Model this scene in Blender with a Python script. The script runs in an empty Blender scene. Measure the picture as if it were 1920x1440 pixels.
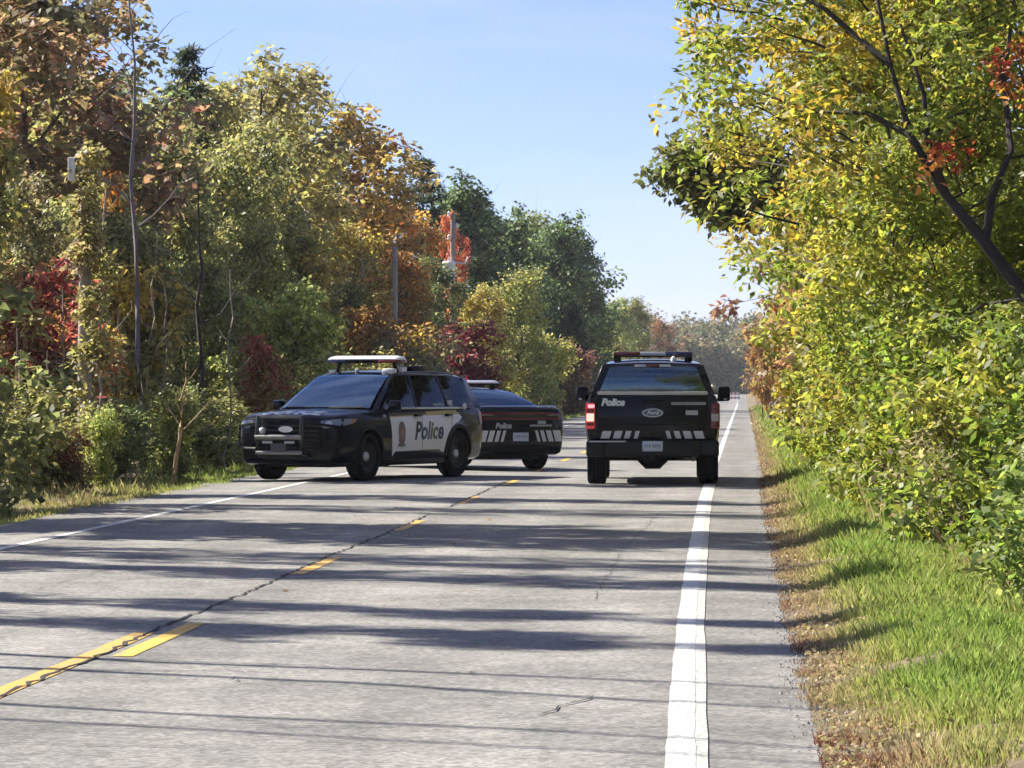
import bpy, bmesh, math, random
import numpy as np
from mathutils import Vector, Matrix
from mathutils.bvhtree import BVHTree

# ------------------------------------------------------------------ camera, sky, sun, exposure
scene = bpy.context.scene
COL = scene.collection
R = math.radians
CAMH = 1.49
cam_d = bpy.data.cameras.new('camera')
cam = bpy.data.objects.new('camera', cam_d); COL.objects.link(cam)
cam_d.sensor_width = 36.0
cam_d.lens = 131.8
cam_d.clip_start = 0.5
cam_d.clip_end = 6000
cam.location = (0, 0, CAMH)
cam.rotation_euler = (R(90.04), 0, R(3.54))
scene.camera = cam

SUN_EL = R(38)
SUN_AZ = math.atan2(-0.905, 0.425)          # measured from +Y towards +X
sunvec = Vector((math.sin(SUN_AZ)*math.cos(SUN_EL), math.cos(SUN_AZ)*math.cos(SUN_EL), math.sin(SUN_EL)))
world = bpy.data.worlds.new('World'); scene.world = world; world.use_nodes = True
wn = world.node_tree.nodes; wl = world.node_tree.links
wn.clear()
wo = wn.new('ShaderNodeOutputWorld'); bg = wn.new('ShaderNodeBackground'); sky = wn.new('ShaderNodeTexSky')
sky.sky_type = 'NISHITA'; sky.sun_disc = False
sky.sun_elevation = SUN_EL; sky.sun_rotation = SUN_AZ % (2*math.pi)
sky.altitude = 100; sky.air_density = 0.6; sky.dust_density = 0.35; sky.ozone_density = 3.0
bg.inputs['Strength'].default_value = 0.069
# thin, even veil of cirrus over the whole sky
wtc = wn.new('ShaderNodeTexCoord'); wmp = wn.new('ShaderNodeMapping'); wmp.inputs['Scale'].default_value = (1.0, 1.6, 5.0); wmp.inputs['Rotation'].default_value = (0.0, 0.15, 0.4)
wnz = wn.new('ShaderNodeTexNoise'); wnz.inputs['Scale'].default_value = 3.2; wnz.inputs['Detail'].default_value = 7; wnz.inputs['Roughness'].default_value = 0.55
wmr = wn.new('ShaderNodeMapRange'); wmr.inputs['From Min'].default_value = 0.42; wmr.inputs['From Max'].default_value = 0.75; wmr.inputs['To Max'].default_value = 0.5
wmx = wn.new('ShaderNodeMix'); wmx.data_type = 'RGBA'; wmx.inputs[7].default_value = (6.6, 7.0, 7.4, 1)
wl.new(wtc.outputs['Generated'], wmp.inputs['Vector']); wl.new(wmp.outputs[0], wnz.inputs['Vector']); wl.new(wnz.outputs['Fac'], wmr.inputs['Value'])
wl.new(wmr.outputs[0], wmx.inputs[0]); wl.new(sky.outputs[0], wmx.inputs[6])
wtint = wn.new('ShaderNodeMix'); wtint.data_type = 'RGBA'; wtint.blend_type = 'MULTIPLY'; wtint.inputs[0].default_value = 1.0; wtint.inputs[7].default_value = (0.98, 0.90, 1.06, 1)
wl.new(wmx.outputs[2], wtint.inputs[6]); wl.new(wtint.outputs[2], bg.inputs['Color']); wl.new(bg.outputs[0], wo.inputs['Surface'])
sun_d = bpy.data.lights.new('sun', 'SUN'); sun_d.energy = 5.0; sun_d.angle = R(0.53); sun_d.color = (1.0, 0.93, 0.82)
sun = bpy.data.objects.new('sun', sun_d); COL.objects.link(sun)
sun.rotation_euler = sunvec.to_track_quat('Z', 'Y').to_euler(); sun.location = (-40, 30, 60)
vs = scene.view_settings
vs.view_transform = 'Standard'; vs.look = 'None'; vs.gamma = 1.0; vs.use_curve_mapping = False
vs.exposure = 1.25
scene.render.engine = 'CYCLES'
cy = scene.cycles
cy.max_bounces = 7; cy.diffuse_bounces = 3; cy.glossy_bounces = 3; cy.transmission_bounces = 4
cy.transparent_max_bounces = 12; cy.volume_bounces = 0
cy.use_adaptive_sampling = True; cy.adaptive_threshold = 0.025
cy.caustics_reflective = False; cy.caustics_refractive = False

F0 = 7030.0; VPX = 1395.0; HZ = 725.0        # the photograph's focal length and vanishing point, used only to read off real positions
def spot(px, Y):                             # lateral position of something seen in column px at distance Y
    return (px - VPX)/F0*Y
def hgt(py, Y):                              # height of something seen in row py at distance Y
    return CAMH + (HZ - py)/F0*Y

# ------------------------------------------------------------------ materials
def nodes_of(name):
    m = bpy.data.materials.new(name); m.use_nodes = True
    nt = m.node_tree; return m, nt.nodes, nt.links, nt.nodes['Principled BSDF']
MATS = {}
def M(name, color, rough=0.5, metal=0.0, coat=0.0, var=0.12, scale=6.0, emit=None, estr=0.0, spec=0.5, bump=0.0, bscale=60.0, trans=0.0):
    if name in MATS: return MATS[name]
    m, n, l, p = nodes_of(name)
    p.inputs['Coat IOR'].default_value = 1.28
    tc = n.new('ShaderNodeTexCoord')
    nz = n.new('ShaderNodeTexNoise'); nz.inputs['Scale'].default_value = scale; nz.inputs['Detail'].default_value = 4
    l.new(tc.outputs['Object'], nz.inputs['Vector'])
    mr = n.new('ShaderNodeMapRange'); mr.inputs['To Min'].default_value = 1-var; mr.inputs['To Max'].default_value = 1+var
    l.new(nz.outputs['Fac'], mr.inputs['Value'])
    mx = n.new('ShaderNodeMix'); mx.data_type = 'RGBA'; mx.blend_type = 'MULTIPLY'; mx.inputs[0].default_value = 1
    mx.inputs[6].default_value = (*color, 1)
    l.new(mr.outputs[0], mx.inputs[7]); l.new(mx.outputs[2], p.inputs['Base Color'])
    mr2 = n.new('ShaderNodeMapRange'); mr2.inputs['To Min'].default_value = max(rough-0.06, 0.02); mr2.inputs['To Max'].default_value = rough+0.08
    l.new(nz.outputs['Fac'], mr2.inputs['Value']); l.new(mr2.outputs[0], p.inputs['Roughness'])
    p.inputs['Metallic'].default_value = metal
    p.inputs['Coat Weight'].default_value = coat; p.inputs['Coat Roughness'].default_value = 0.04
    p.inputs['Specular IOR Level'].default_value = spec
    p.inputs['Transmission Weight'].default_value = trans
    if emit: p.inputs['Emission Color'].default_value = (*emit, 1); p.inputs['Emission Strength'].default_value = estr
    if bump:
        n2 = n.new('ShaderNodeTexNoise'); n2.inputs['Scale'].default_value = bscale
        l.new(tc.outputs['Object'], n2.inputs['Vector'])
        b = n.new('ShaderNodeBump'); b.inputs['Strength'].default_value = bump; b.inputs['Distance'].default_value = 0.01
        l.new(n2.outputs['Fac'], b.inputs['Height']); l.new(b.outputs[0], p.inputs['Normal'])
    MATS[name] = m
    return m

def glass_mat(name, tint, ior=1.55, add=0.0, gc=(0.95, 0.97, 1)):
    if name in MATS: return MATS[name]
    m, n, l, p = nodes_of(name); n.remove(p)
    out = n['Material Output']
    tr = n.new('ShaderNodeBsdfTransparent'); gl = n.new('ShaderNodeBsdfGlossy'); mix = n.new('ShaderNodeMixShader')
    fr = n.new('ShaderNodeFresnel'); fr.inputs['IOR'].default_value = ior
    nz = n.new('ShaderNodeTexNoise'); nz.inputs['Scale'].default_value = 1.5
    tc = n.new('ShaderNodeTexCoord'); l.new(tc.outputs['Object'], nz.inputs['Vector'])
    mr = n.new('ShaderNodeMapRange'); mr.inputs['To Min'].default_value = 0.02; mr.inputs['To Max'].default_value = 0.05
    l.new(nz.outputs['Fac'], mr.inputs['Value']); l.new(mr.outputs[0], gl.inputs['Roughness'])
    tr.inputs['Color'].default_value = (*tint, 1); gl.inputs['Color'].default_value = (*gc, 1)
    ad = n.new('ShaderNodeMath'); ad.operation = 'ADD'; ad.inputs[1].default_value = add
    l.new(fr.outputs[0], ad.inputs[0]); l.new(ad.outputs[0], mix.inputs[0])
    l.new(tr.outputs[0], mix.inputs[1]); l.new(gl.outputs[0], mix.inputs[2]); l.new(mix.outputs[0], out.inputs['Surface'])
    MATS[name] = m
    return m

def leaf_mat():
    m, n, l, p = nodes_of('leaves')
    out = n['Material Output']
    oi = n.new('ShaderNodeObjectInfo')
    acc = n.new('ShaderNodeAttribute'); acc.attribute_type = 'OBJECT'; acc.attribute_name = 'accent'
    tone = n.new('ShaderNodeAttribute'); tone.attribute_name = 'tone'
    sep = n.new('ShaderNodeSeparateXYZ'); l.new(tone.outputs['Vector'], sep.inputs[0])
    tc = n.new('ShaderNodeTexCoord'); nz = n.new('ShaderNodeTexNoise'); nz.inputs['Scale'].default_value = 0.55; nz.inputs['Detail'].default_value = 3
    l.new(tc.outputs['Object'], nz.inputs['Vector'])
    s1 = n.new('ShaderNodeMath'); s1.operation = 'MULTIPLY_ADD'; s1.inputs[1].default_value = 0.55
    l.new(sep.outputs['Y'], s1.inputs[0]); l.new(nz.outputs['Fac'], s1.inputs[2])
    mr = n.new('ShaderNodeMapRange'); mr.inputs['From Min'].default_value = 0.62; mr.inputs['From Max'].default_value = 1.02
    l.new(s1.outputs[0], mr.inputs['Value'])
    mx = n.new('ShaderNodeMix'); mx.data_type = 'RGBA'
    l.new(mr.outputs[0], mx.inputs[0]); l.new(oi.outputs['Color'], mx.inputs[6]); l.new(acc.outputs['Color'], mx.inputs[7])
    hs = n.new('ShaderNodeHueSaturation')
    h = n.new('ShaderNodeMapRange'); h.inputs['To Min'].default_value = 0.472; h.inputs['To Max'].default_value = 0.522
    v = n.new('ShaderNodeMapRange'); v.inputs['To Min'].default_value = 0.50; v.inputs['To Max'].default_value = 1.8
    l.new(sep.outputs['Z'], h.inputs['Value']); l.new(sep.outputs['X'], v.inputs['Value'])
    l.new(h.outputs[0], hs.inputs['Hue']); l.new(v.outputs[0], hs.inputs['Value']); l.new(mx.outputs[2], hs.inputs['Color'])
    l.new(hs.outputs[0], p.inputs['Base Color']); p.inputs['Roughness'].default_value = 0.5; p.inputs['Specular IOR Level'].default_value = 0.4
    tl = n.new('ShaderNodeBsdfTranslucent'); hs2 = n.new('ShaderNodeHueSaturation'); hs2.inputs['Value'].default_value = 1.5; hs2.inputs['Saturation'].default_value = 1.1
    l.new(hs.outputs[0], hs2.inputs['Color']); l.new(hs2.outputs[0], tl.inputs['Color'])
    mix = n.new('ShaderNodeMixShader'); mix.inputs[0].default_value = 0.52
    l.new(p.outputs[0], mix.inputs[1]); l.new(tl.outputs[0], mix.inputs[2]); l.new(mix.outputs[0], out.inputs['Surface'])
    return m
LEAF = leaf_mat()

def grass_mat():
    m, n, l, p = nodes_of('grass_blades')
    out = n['Material Output']
    tone = n.new('ShaderNodeAttribute'); tone.attribute_name = 'tone'
    sep = n.new('ShaderNodeSeparateXYZ'); l.new(tone.outputs['Vector'], sep.inputs[0])
    cr = n.new('ShaderNodeValToRGB'); e = cr.color_ramp.elements
    e[0].position = 0; e[0].color = (0.25, 0.37, 0.065, 1)
    e[1].position = 1; e[1].color = (0.22, 0.085, 0.045, 1)
    for pos, c in ((0.3, (0.36, 0.40, 0.095, 1)), (0.5, (0.46, 0.42, 0.17, 1)), (0.75, (0.40, 0.29, 0.17, 1))):
        q = e.new(pos); q.color = c
    l.new(sep.outputs['Y'], cr.inputs[0])
    hs = n.new('ShaderNodeHueSaturation')
    v = n.new('ShaderNodeMapRange'); v.inputs['To Min'].default_value = 0.6; v.inputs['To Max'].default_value = 1.35
    l.new(sep.outputs['X'], v.inputs['Value']); l.new(v.outputs[0], hs.inputs['Value']); l.new(cr.outputs[0], hs.inputs['Color'])
    l.new(hs.outputs[0], p.inputs['Base Color']); p.inputs['Roughness'].default_value = 0.6
    tl = n.new('ShaderNodeBsdfTranslucent'); l.new(hs.outputs[0], tl.inputs['Color'])
    mix = n.new('ShaderNodeMixShader'); mix.inputs[0].default_value = 0.4
    l.new(p.outputs[0], mix.inputs[1]); l.new(tl.outputs[0], mix.inputs[2]); l.new(mix.outputs[0], out.inputs['Surface'])
    return m
GRASS = grass_mat()
BARK = M('bark', (0.085, 0.068, 0.052), 0.9, var=0.45, scale=9, bump=0.6, bscale=30)
BARK_DARK = M('dark_bark', (0.035, 0.029, 0.026), 0.9, var=0.4, scale=9, bump=0.6, bscale=30)
BARK_PALE = M('pale_bark', (0.30, 0.27, 0.23), 0.85, var=0.4, scale=7, bump=0.4, bscale=30)

# ------------------------------------------------------------------ object helpers
def tag(o, label=None, cat=None, group=None, kind=None):
    if label: o['label'] = label
    if cat: o['category'] = cat
    if group: o['group'] = group
    if kind: o['kind'] = kind
    return o
def empty(name, loc, rz=0.0):
    o = bpy.data.objects.new(name, None); COL.objects.link(o)
    o.location = loc; o.rotation_euler = (0, 0, rz); o.empty_display_size = 0.2
    return o
def obj(name, mesh, mat=None, parent=None):
    o = bpy.data.objects.new(name, mesh); COL.objects.link(o)
    if mat is not None and len(mesh.materials) == 0: mesh.materials.append(mat)
    if parent is not None: o.parent = parent
    return o
def mesh_from(verts, faces, smooth=None):
    me = bpy.data.meshes.new('mesh'); me.from_pydata([tuple(v) for v in verts], [], faces); me.update()
    if smooth is not None:
        me.shade_smooth(); me.set_sharp_from_angle(angle=R(smooth))
    return me
def bm_mesh(bm, smooth=None, recalc=True):
    if recalc: bmesh.ops.recalc_face_normals(bm, faces=bm.faces[:])
    me = bpy.data.meshes.new('mesh'); bm.to_mesh(me); bm.free()
    if smooth is not None:
        me.shade_smooth(); me.set_sharp_from_angle(angle=R(smooth))
    return me
def quads_mesh(V, nq, k=4, tone=None):
    """V: (nq*k,3) vertices, nq faces of k corners each"""
    me = bpy.data.meshes.new('mesh')
    nv = len(V)
    me.vertices.add(nv); me.vertices.foreach_set('co', np.ascontiguousarray(V, dtype=np.float32).ravel())
    me.loops.add(nq*k); me.loops.foreach_set('vertex_index', np.arange(nq*k, dtype=np.int32))
    me.polygons.add(nq)
    me.polygons.foreach_set('loop_start', np.arange(0, nq*k, k, dtype=np.int32))
    me.polygons.foreach_set('loop_total', np.full(nq, k, dtype=np.int32))
    me.update(calc_edges=True)
    if tone is not None:
        a = me.attributes.new('tone', 'FLOAT_VECTOR', 'FACE')
        a.data.foreach_set('vector', np.ascontiguousarray(tone, dtype=np.float32).ravel())
    return me
def add_box(bm, x0, x1, y0, y1, z0, z1, bevel=0.0, taper=None):
    r = bmesh.ops.create_cube(bm, size=1.0)
    vs_ = r['verts']
    for v in vs_:
        v.co = Vector(((x0+x1)/2+v.co.x*(x1-x0), (y0+y1)/2+v.co.y*(y1-y0), (z0+z1)/2+v.co.z*(z1-z0)))
    if bevel > 0:
        es = list({e for v in vs_ for e in v.link_edges})
        bmesh.ops.bevel(bm, geom=es, offset=bevel, segments=2, affect='EDGES', profile=0.5)
    return vs_
def box_mesh(x0, x1, y0, y1, z0, z1, bevel=0.0):
    bm = bmesh.new(); add_box(bm, x0, x1, y0, y1, z0, z1, bevel); return bm_mesh(bm, 40)
def tube_data(pts, rads, sides, V, Fc, cap=True):
    pts = [Vector(p) for p in pts]; n = len(pts); base = len(V)
    up = Vector((0, 0, 1))
    for i, p in enumerate(pts):
        d = (pts[min(i+1, n-1)] - pts[max(i-1, 0)])
        if d.length < 1e-6: d = Vector((0, 0, 1))
        d.normalize()
        a = d.cross(up)
        if a.length < 0.1: a = d.cross(Vector((1, 0, 0)))
        a.normalize(); b = d.cross(a).normalized()
        for k in range(sides):
            t = 2*math.pi*k/sides
            V.append(p + (a*math.cos(t) + b*math.sin(t))*rads[i])
    for i in range(n-1):
        for k in range(sides):
            k2 = (k+1) % sides
            Fc.append((base+i*sides+k, base+i*sides+k2, base+(i+1)*sides+k2, base+(i+1)*sides+k))
    if cap and sides > 2:
        Fc.append(tuple(base+k for k in range(sides))[::-1])
        Fc.append(tuple(base+(n-1)*sides+k for k in range(sides)))
def tube_mesh(paths, sides=8, smooth=50):
    V, Fc = [], []
    for pts, rr in paths:
        rads = rr if isinstance(rr, (list, tuple)) else [rr]*len(pts)
        tube_data(pts, rads, sides, V, Fc)
    return mesh_from(V, Fc, smooth)
def lathe_mesh(prof, segs=28, axis='y', smooth=35, closed=False):
    """prof: list of (radius, offset along axis)"""
    V, Fc = [], []
    n = len(prof)
    for s in range(segs):
        t = 2*math.pi*s/segs
        for r, h in prof:
            if axis == 'y': V.append((r*math.cos(t), h, r*math.sin(t)))
            else: V.append((r*math.cos(t), r*math.sin(t), h))
    for s in range(segs):
        s2 = (s+1) % segs
        for i in range(n if closed else n-1):
            j = (i+1) % n
            Fc.append((s*n+i, s*n+j, s2*n+j, s2*n+i))
    bm = bmesh.new(); me = mesh_from(V, Fc); bm.from_mesh(me); bpy.data.meshes.remove(me)
    bmesh.ops.remove_doubles(bm, verts=bm.verts[:], dist=1e-5)
    return bm_mesh(bm, smooth)
def pchip(xs, ys, x):
    xs = np.asarray(xs, float); ys = np.asarray(ys, float)
    o = np.argsort(xs); xs = xs[o]; ys = ys[o]
    h = np.diff(xs); d = np.diff(ys)/h
    m = np.zeros(len(xs)); m[0] = d[0]; m[-1] = d[-1]
    for i in range(1, len(xs)-1):
        m[i] = 0 if d[i-1]*d[i] <= 0 else 2*d[i-1]*d[i]/(d[i-1]+d[i])
    x = np.clip(x, xs[0], xs[-1]); k = np.clip(np.searchsorted(xs, x)-1, 0, len(h)-1)
    t = (x-xs[k])/h[k]
    return ((1+2*t)*(1-t)**2*ys[k] + t*(1-t)**2*h[k]*m[k] + t*t*(3-2*t)*ys[k+1] + t*t*(t-1)*h[k]*m[k+1])

# ------------------------------------------------------------------ ground, road, markings
def ground_z(x, y=0.0):
    xs = [-1500, -60, -16, -11.5, -9.6, -8.3, -7.9, 0.2, 0.5, 1.0, 1.7, 2.6, 4.0, 30, 1500]
    zs = [0.3, 0.2, 0.0, -0.15, -0.28, -0.06, -0.03, -0.016, 0.008, 0.11, 0.02, -0.32, -0.35, 0.2, 0.3]
    return np.interp(x, xs, zs)
def build_ground():
    xs = [-1500, -300, -60, -30, -16, -13, -11.5, -10.5, -9.6, -9, -8.3, -7.9, -4, 0.2, 0.5, 0.75, 1.0, 1.35, 1.7, 2.1, 2.6, 3.2, 4, 8, 30, 200, 1500]
    ys = [-200, -20, 0, 10] + [10+i*1.5 for i in range(1, 60)] + [105, 115, 130, 150, 175, 200, 250, 300, 400, 550, 700, 850, 1050]
    rng = random.Random(3)
    V = []
    for y in ys:
        for x in xs:
            z = float(ground_z(x))
            if (0.4 < x < 9 or -20 < x < -8.3) and 0 < y < 140: z += rng.uniform(-0.03, 0.03)
            V.append((x, y, z))
    n = len(xs); Fc = [(j*n+i, j*n+i+1, (j+1)*n+i+1, (j+1)*n+i) for j in range(len(ys)-1) for i in range(n-1)]
    m, nn, l, p = nodes_of('verge_soil')
    tc = nn.new('ShaderNodeTexCoord')
    nz = nn.new('ShaderNodeTexNoise'); nz.inputs['Scale'].default_value = 1.3; nz.inputs['Detail'].default_value = 8; nz.inputs['Roughness'].default_value = 0.7
    n2 = nn.new('ShaderNodeTexNoise'); n2.inputs['Scale'].default_value = 14; n2.inputs['Detail'].default_value = 6
    l.new(tc.outputs['Object'], nz.inputs['Vector']); l.new(tc.outputs['Object'], n2.inputs['Vector'])
    cr = nn.new('ShaderNodeValToRGB'); e = cr.color_ramp.elements
    e[0].position = 0.3; e[0].color = (0.07, 0.05, 0.03, 1); e[1].position = 0.75; e[1].color = (0.08, 0.11, 0.025, 1)
    q = e.new(0.5); q.color = (0.17, 0.125, 0.07, 1)
    l.new(nz.outputs['Fac'], cr.inputs[0])
    mx = nn.new('ShaderNodeMix'); mx.data_type = 'RGBA'; mx.blend_type = 'MULTIPLY'; mx.inputs[0].default_value = 0.8
    mr = nn.new('ShaderNodeMapRange'); mr.inputs['To Min'].default_value = 0.5; mr.inputs['To Max'].default_value = 1.5
    l.new(n2.outputs['Fac'], mr.inputs['Value']); l.new(cr.outputs[0], mx.inputs[6]); l.new(mr.outputs[0], mx.inputs[7])
    l.new(mx.outputs[2], p.inputs['Base Color']); p.inputs['Roughness'].default_value = 0.95
    b = nn.new('ShaderNodeBump'); b.inputs['Strength'].default_value = 0.6; l.new(n2.outputs['Fac'], b.inputs['Height']); l.new(b.outputs[0], p.inputs['Normal'])
    o = obj('ground', mesh_from(V, Fc, 60), m); tag(o, kind='structure')
build_ground()

def right_line_x(y): return float(np.interp(y, [0, 14.6, 18.3, 23.4, 29.5, 38, 48, 58, 400], [-0.20, -0.25, -0.30, -0.36, -0.41, -0.47, -0.53, -0.55, -0.55]))
def asphalt_mat():
    m, n, l, p = nodes_of('asphalt')
    tc = n.new('ShaderNodeTexCoord')
    def noise(s, d=4, vec=None, r=0.5):
        q = n.new('ShaderNodeTexNoise'); q.inputs['Scale'].default_value = s; q.inputs['Detail'].default_value = d; q.inputs['Roughness'].default_value = r
        l.new(vec or tc.outputs['Object'], q.inputs['Vector']); return q
    mp = n.new('ShaderNodeMapping'); mp.inputs['Scale'].default_value = (1.0, 0.06, 1)
    l.new(tc.outputs['Object'], mp.inputs['Vector'])
    big = noise(0.9, 5); streak = noise(2.2, 5, mp.outputs[0]); fine = noise(42, 3, r=0.7); grit = noise(120, 2)
    vor = n.new('ShaderNodeTexVoronoi'); vor.inputs['Scale'].default_value = 34; l.new(tc.outputs['Object'], vor.inputs['Vector'])
    cr = n.new('ShaderNodeValToRGB'); e = cr.color_ramp.elements
    e[0].position = 0.3; e[0].color = (0.168, 0.164, 0.152, 1); e[1].position = 0.72; e[1].color = (0.270, 0.261, 0.240, 1)
    l.new(big.outputs['Fac'], cr.inputs[0])
    def mul(a, val, lo, hi, f=1.0):
        mr = n.new('ShaderNodeMapRange'); mr.inputs['From Min'].default_value = 0.25; mr.inputs['From Max'].default_value = 0.75
        mr.inputs['To Min'].default_value = lo; mr.inputs['To Max'].default_value = hi; l.new(val, mr.inputs['Value'])
        mx = n.new('ShaderNodeMix'); mx.data_type = 'RGBA'; mx.blend_type = 'MULTIPLY'; mx.inputs[0].default_value = f
        l.new(a, mx.inputs[6]); l.new(mr.outputs[0], mx.inputs[7]); return mx.outputs[2]
    c = mul(cr.outputs[0], streak.outputs['Fac'], 0.86, 1.12)
    mid = noise(17, 5, r=0.7); c = mul(c, mid.outputs['Fac'], 0.70, 1.30)
    blot = noise(3.1, 4, r=0.6); c = mul(c, blot.outputs['Fac'], 0.78, 1.18)
    c = mul(c, fine.outputs['Fac'], 0.70, 1.30)
    c = mul(c, vor.outputs['Color'], 0.76, 1.24)
    sx = n.new('ShaderNodeSeparateXYZ'); l.new(tc.outputs['Object'], sx.inputs[0])
    wv = n.new('ShaderNodeMath'); wv.operation = 'MULTIPLY_ADD'; wv.inputs[1].default_value = 3.93; wv.inputs[2].default_value = 4.3; l.new(sx.outputs['X'], wv.inputs[0])
    wob = n.new('ShaderNodeMath'); wob.operation = 'MULTIPLY_ADD'; wob.inputs[1].default_value = 1.6; l.new(big.outputs['Fac'], wob.inputs[0]); l.new(wv.outputs[0], wob.inputs[2])
    sn = n.new('ShaderNodeMath'); sn.operation = 'SINE'; l.new(wob.outputs[0], sn.inputs[0])
    tr = n.new('ShaderNodeMath'); tr.operation = 'MULTIPLY_ADD'; tr.inputs[1].default_value = 0.25; tr.inputs[2].default_value = 0.5; l.new(sn.outputs[0], tr.inputs[0])
    c = mul(c, tr.outputs[0], 0.90, 1.08)
    l.new(c, p.inputs['Base Color']); p.inputs['Roughness'].default_value = 0.85; p.inputs['Specular IOR Level'].default_value = 0.3
    b = n.new('ShaderNodeBump'); b.inputs['Strength'].default_value = 0.5; b.inputs['Distance'].default_value = 0.006
    l.new(grit.outputs['Fac'], b.inputs['Height']); l.new(b.outputs[0], p.inputs['Normal'])
    return m
def build_road():
    rng = random.Random(11)
    ys = [-30, -10] + [i*0.4 for i in range(0, 240)] + [100+i*6 for i in range(0, 100)] + [720]
    V = []
    xi = [-6.8, -5.2, -3.6, -2.0, -0.5]
    for i, y in enumerate(ys):
        j = rng.uniform(-0.025, 0.025) + 0.04*math.sin(y*0.7) + 0.025*math.sin(y*2.3)
        j2 = rng.uniform(-0.05, 0.05) + 0.08*math.sin(y*0.4)
        xl = -8.05 - (0.25 if y > 45 else 0) + j2
        xr = 0.30 + j + 0.10*max(0.0, min(1.0, (21-y)/6.0))
        V += [(xl, y, -0.02)] + [(x, y, 0.0) for x in xi] + [(xr, y, -0.006)]
    n = len(xi)+2
    Fc = [(a*n+i, a*n+i+1, (a+1)*n+i+1, (a+1)*n+i) for a in range(len(ys)-1) for i in range(n-1)]
    road = obj('road', mesh_from(V, Fc), asphalt_mat()); tag(road, kind='structure')
    # paint
    def paint(name, col, wear, cell):
        m, nn, l, p = nodes_of(name)
        tc = nn.new('ShaderNodeTexCoord')
        v = nn.new('ShaderNodeTexVoronoi'); v.feature = 'DISTANCE_TO_EDGE'; v.inputs['Scale'].default_value = cell
        nz0 = nn.new('ShaderNodeTexNoise'); nz0.inputs['Scale'].default_value = 8
        l.new(tc.outputs['Object'], nz0.inputs['Vector'])
        ad = nn.new('ShaderNodeMix'); ad.data_type = 'RGBA'; ad.inputs[0].default_value = 0.12
        l.new(tc.outputs['Object'], ad.inputs[6]); l.new(nz0.outputs['Color'], ad.inputs[7]); l.new(ad.outputs[2], v.inputs['Vector'])
        nz = nn.new('ShaderNodeTexNoise'); nz.inputs['Scale'].default_value = 22; nz.inputs['Detail'].default_value = 6; nz.inputs['Roughness'].default_value = 0.75
        l.new(tc.outputs['Object'], nz.inputs['Vector'])
        crk = nn.new('ShaderNodeMapRange'); crk.inputs['From Min'].default_value = 0.0; crk.inputs['From Max'].default_value = 0.05
        crk.inputs['To Min'].default_value = 0.8; crk.inputs['To Max'].default_value = 0.0
        l.new(v.outputs['Distance'], crk.inputs['Value'])
        wr = nn.new('ShaderNodeMapRange'); wr.inputs['From Min'].default_value = wear; wr.inputs['From Max'].default_value = wear+0.07
        l.new(nz.outputs['Fac'], wr.inputs['Value'])
        mxm = nn.new('ShaderNodeMath'); mxm.operation = 'MAXIMUM'; l.new(crk.outputs[0], mxm.inputs[0]); l.new(wr.outputs[0], mxm.inputs[1])
        mx = nn.new('ShaderNodeMix'); mx.data_type = 'RGBA'; l.new(mxm.outputs[0], mx.inputs[0])
        mx.inputs[6].default_value = (*col, 1); mx.inputs[7].default_value = (0.22, 0.21, 0.19, 1)
        l.new(mx.outputs[2], p.inputs['Base Color']); p.inputs['Roughness'].default_value = 0.65
        return m
    white = paint('white_paint', (0.60, 0.60, 0.57), 0.545, 7)
    pale = paint('old_white_paint', (0.52, 0.51, 0.46), 0.525, 11)
    yellow = paint('yellow_paint', (0.70, 0.43, 0.05), 0.57, 6)
    yold = paint('old_yellow_paint', (0.64, 0.37, 0.05), 0.535, 8)
    def strip(name, m, f, w, y0, y1, step, jit, z=0.004, seed=1):
        r = random.Random(seed); V = []; y = y0; k = 0
        while True:
            x = f(y)
            V += [(x-w/2+r.uniform(-jit, jit), y, z), (x+w/2+r.uniform(-jit, jit), y, z)]
            if y >= y1: break
            y = min(y+step, y1); k += 1
        Fc = [(2*i, 2*i+1, 2*i+3, 2*i+2) for i in range(k)]
        return obj(name, mesh_from(V, Fc), m, road)
    strip('edge_line', white, lambda y: right_line_x(y), 0.12, 5, 400, 0.5, 0.005, z=0.0052, seed=2)
    strip('edge_line', pale, lambda y: right_line_x(y)+0.084, 0.062, 5, 60, 1.0, 0.004, z=0.0032, seed=3)
    strip('edge_line', white, lambda y: -6.81+0.0012*max(0, y-80), 0.11, 5, 400, 1.5, 0.003, seed=4)
    strip('centre_line', yold, lambda y: -3.61, 0.125, 6, 22.5, 0.5, 0.006, seed=5)
    strip('centre_line_dash', yellow, lambda y: -3.42-(y-20)*0.004, 0.115, 20.5, 23.4, 0.5, 0.003, seed=6)
    for k in range(1, 22):
        y0 = 20.5+9.03*k
        strip('centre_line_dash', yold if k < 4 else yellow, lambda y: -3.50-min((y-20)*0.004, 0.12), 0.115, y0, y0+3.0, 0.5, 0.006, seed=20+k)
    # the crack that follows the centre joint, and short cracks in the lane
    crack_m = M('crack_tar', (0.018, 0.017, 0.017), 0.9)
    def crack(pts, w, seed, z=0.007):
        r = random.Random(seed); V = []
        P = []
        for (a, b) in zip(pts[:-1], pts[1:]):
            n = max(2, int(math.dist(a, b)/0.16))
            for i in range(n):
                t = i/n; P.append((a[0]+(b[0]-a[0])*t+r.uniform(-0.022, 0.022), a[1]+(b[1]-a[1])*t+r.uniform(-0.05, 0.05)))
        P.append(pts[-1])
        for i, (x, y) in enumerate(P):
            ww = w*r.uniform(0.55, 1.3)*(0.3 if i in (0, len(P)-1) else 1)
            dx = P[min(i+1, len(P)-1)][0]-P[max(i-1, 0)][0]; dy = P[min(i+1, len(P)-1)][1]-P[max(i-1, 0)][1]
            q = math.hypot(dx, dy) or 1; nx, ny = -dy/q, dx/q
            V += [(x-nx*ww/2, y-ny*ww/2, z), (x+nx*ww/2, y+ny*ww/2, z)]
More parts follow.
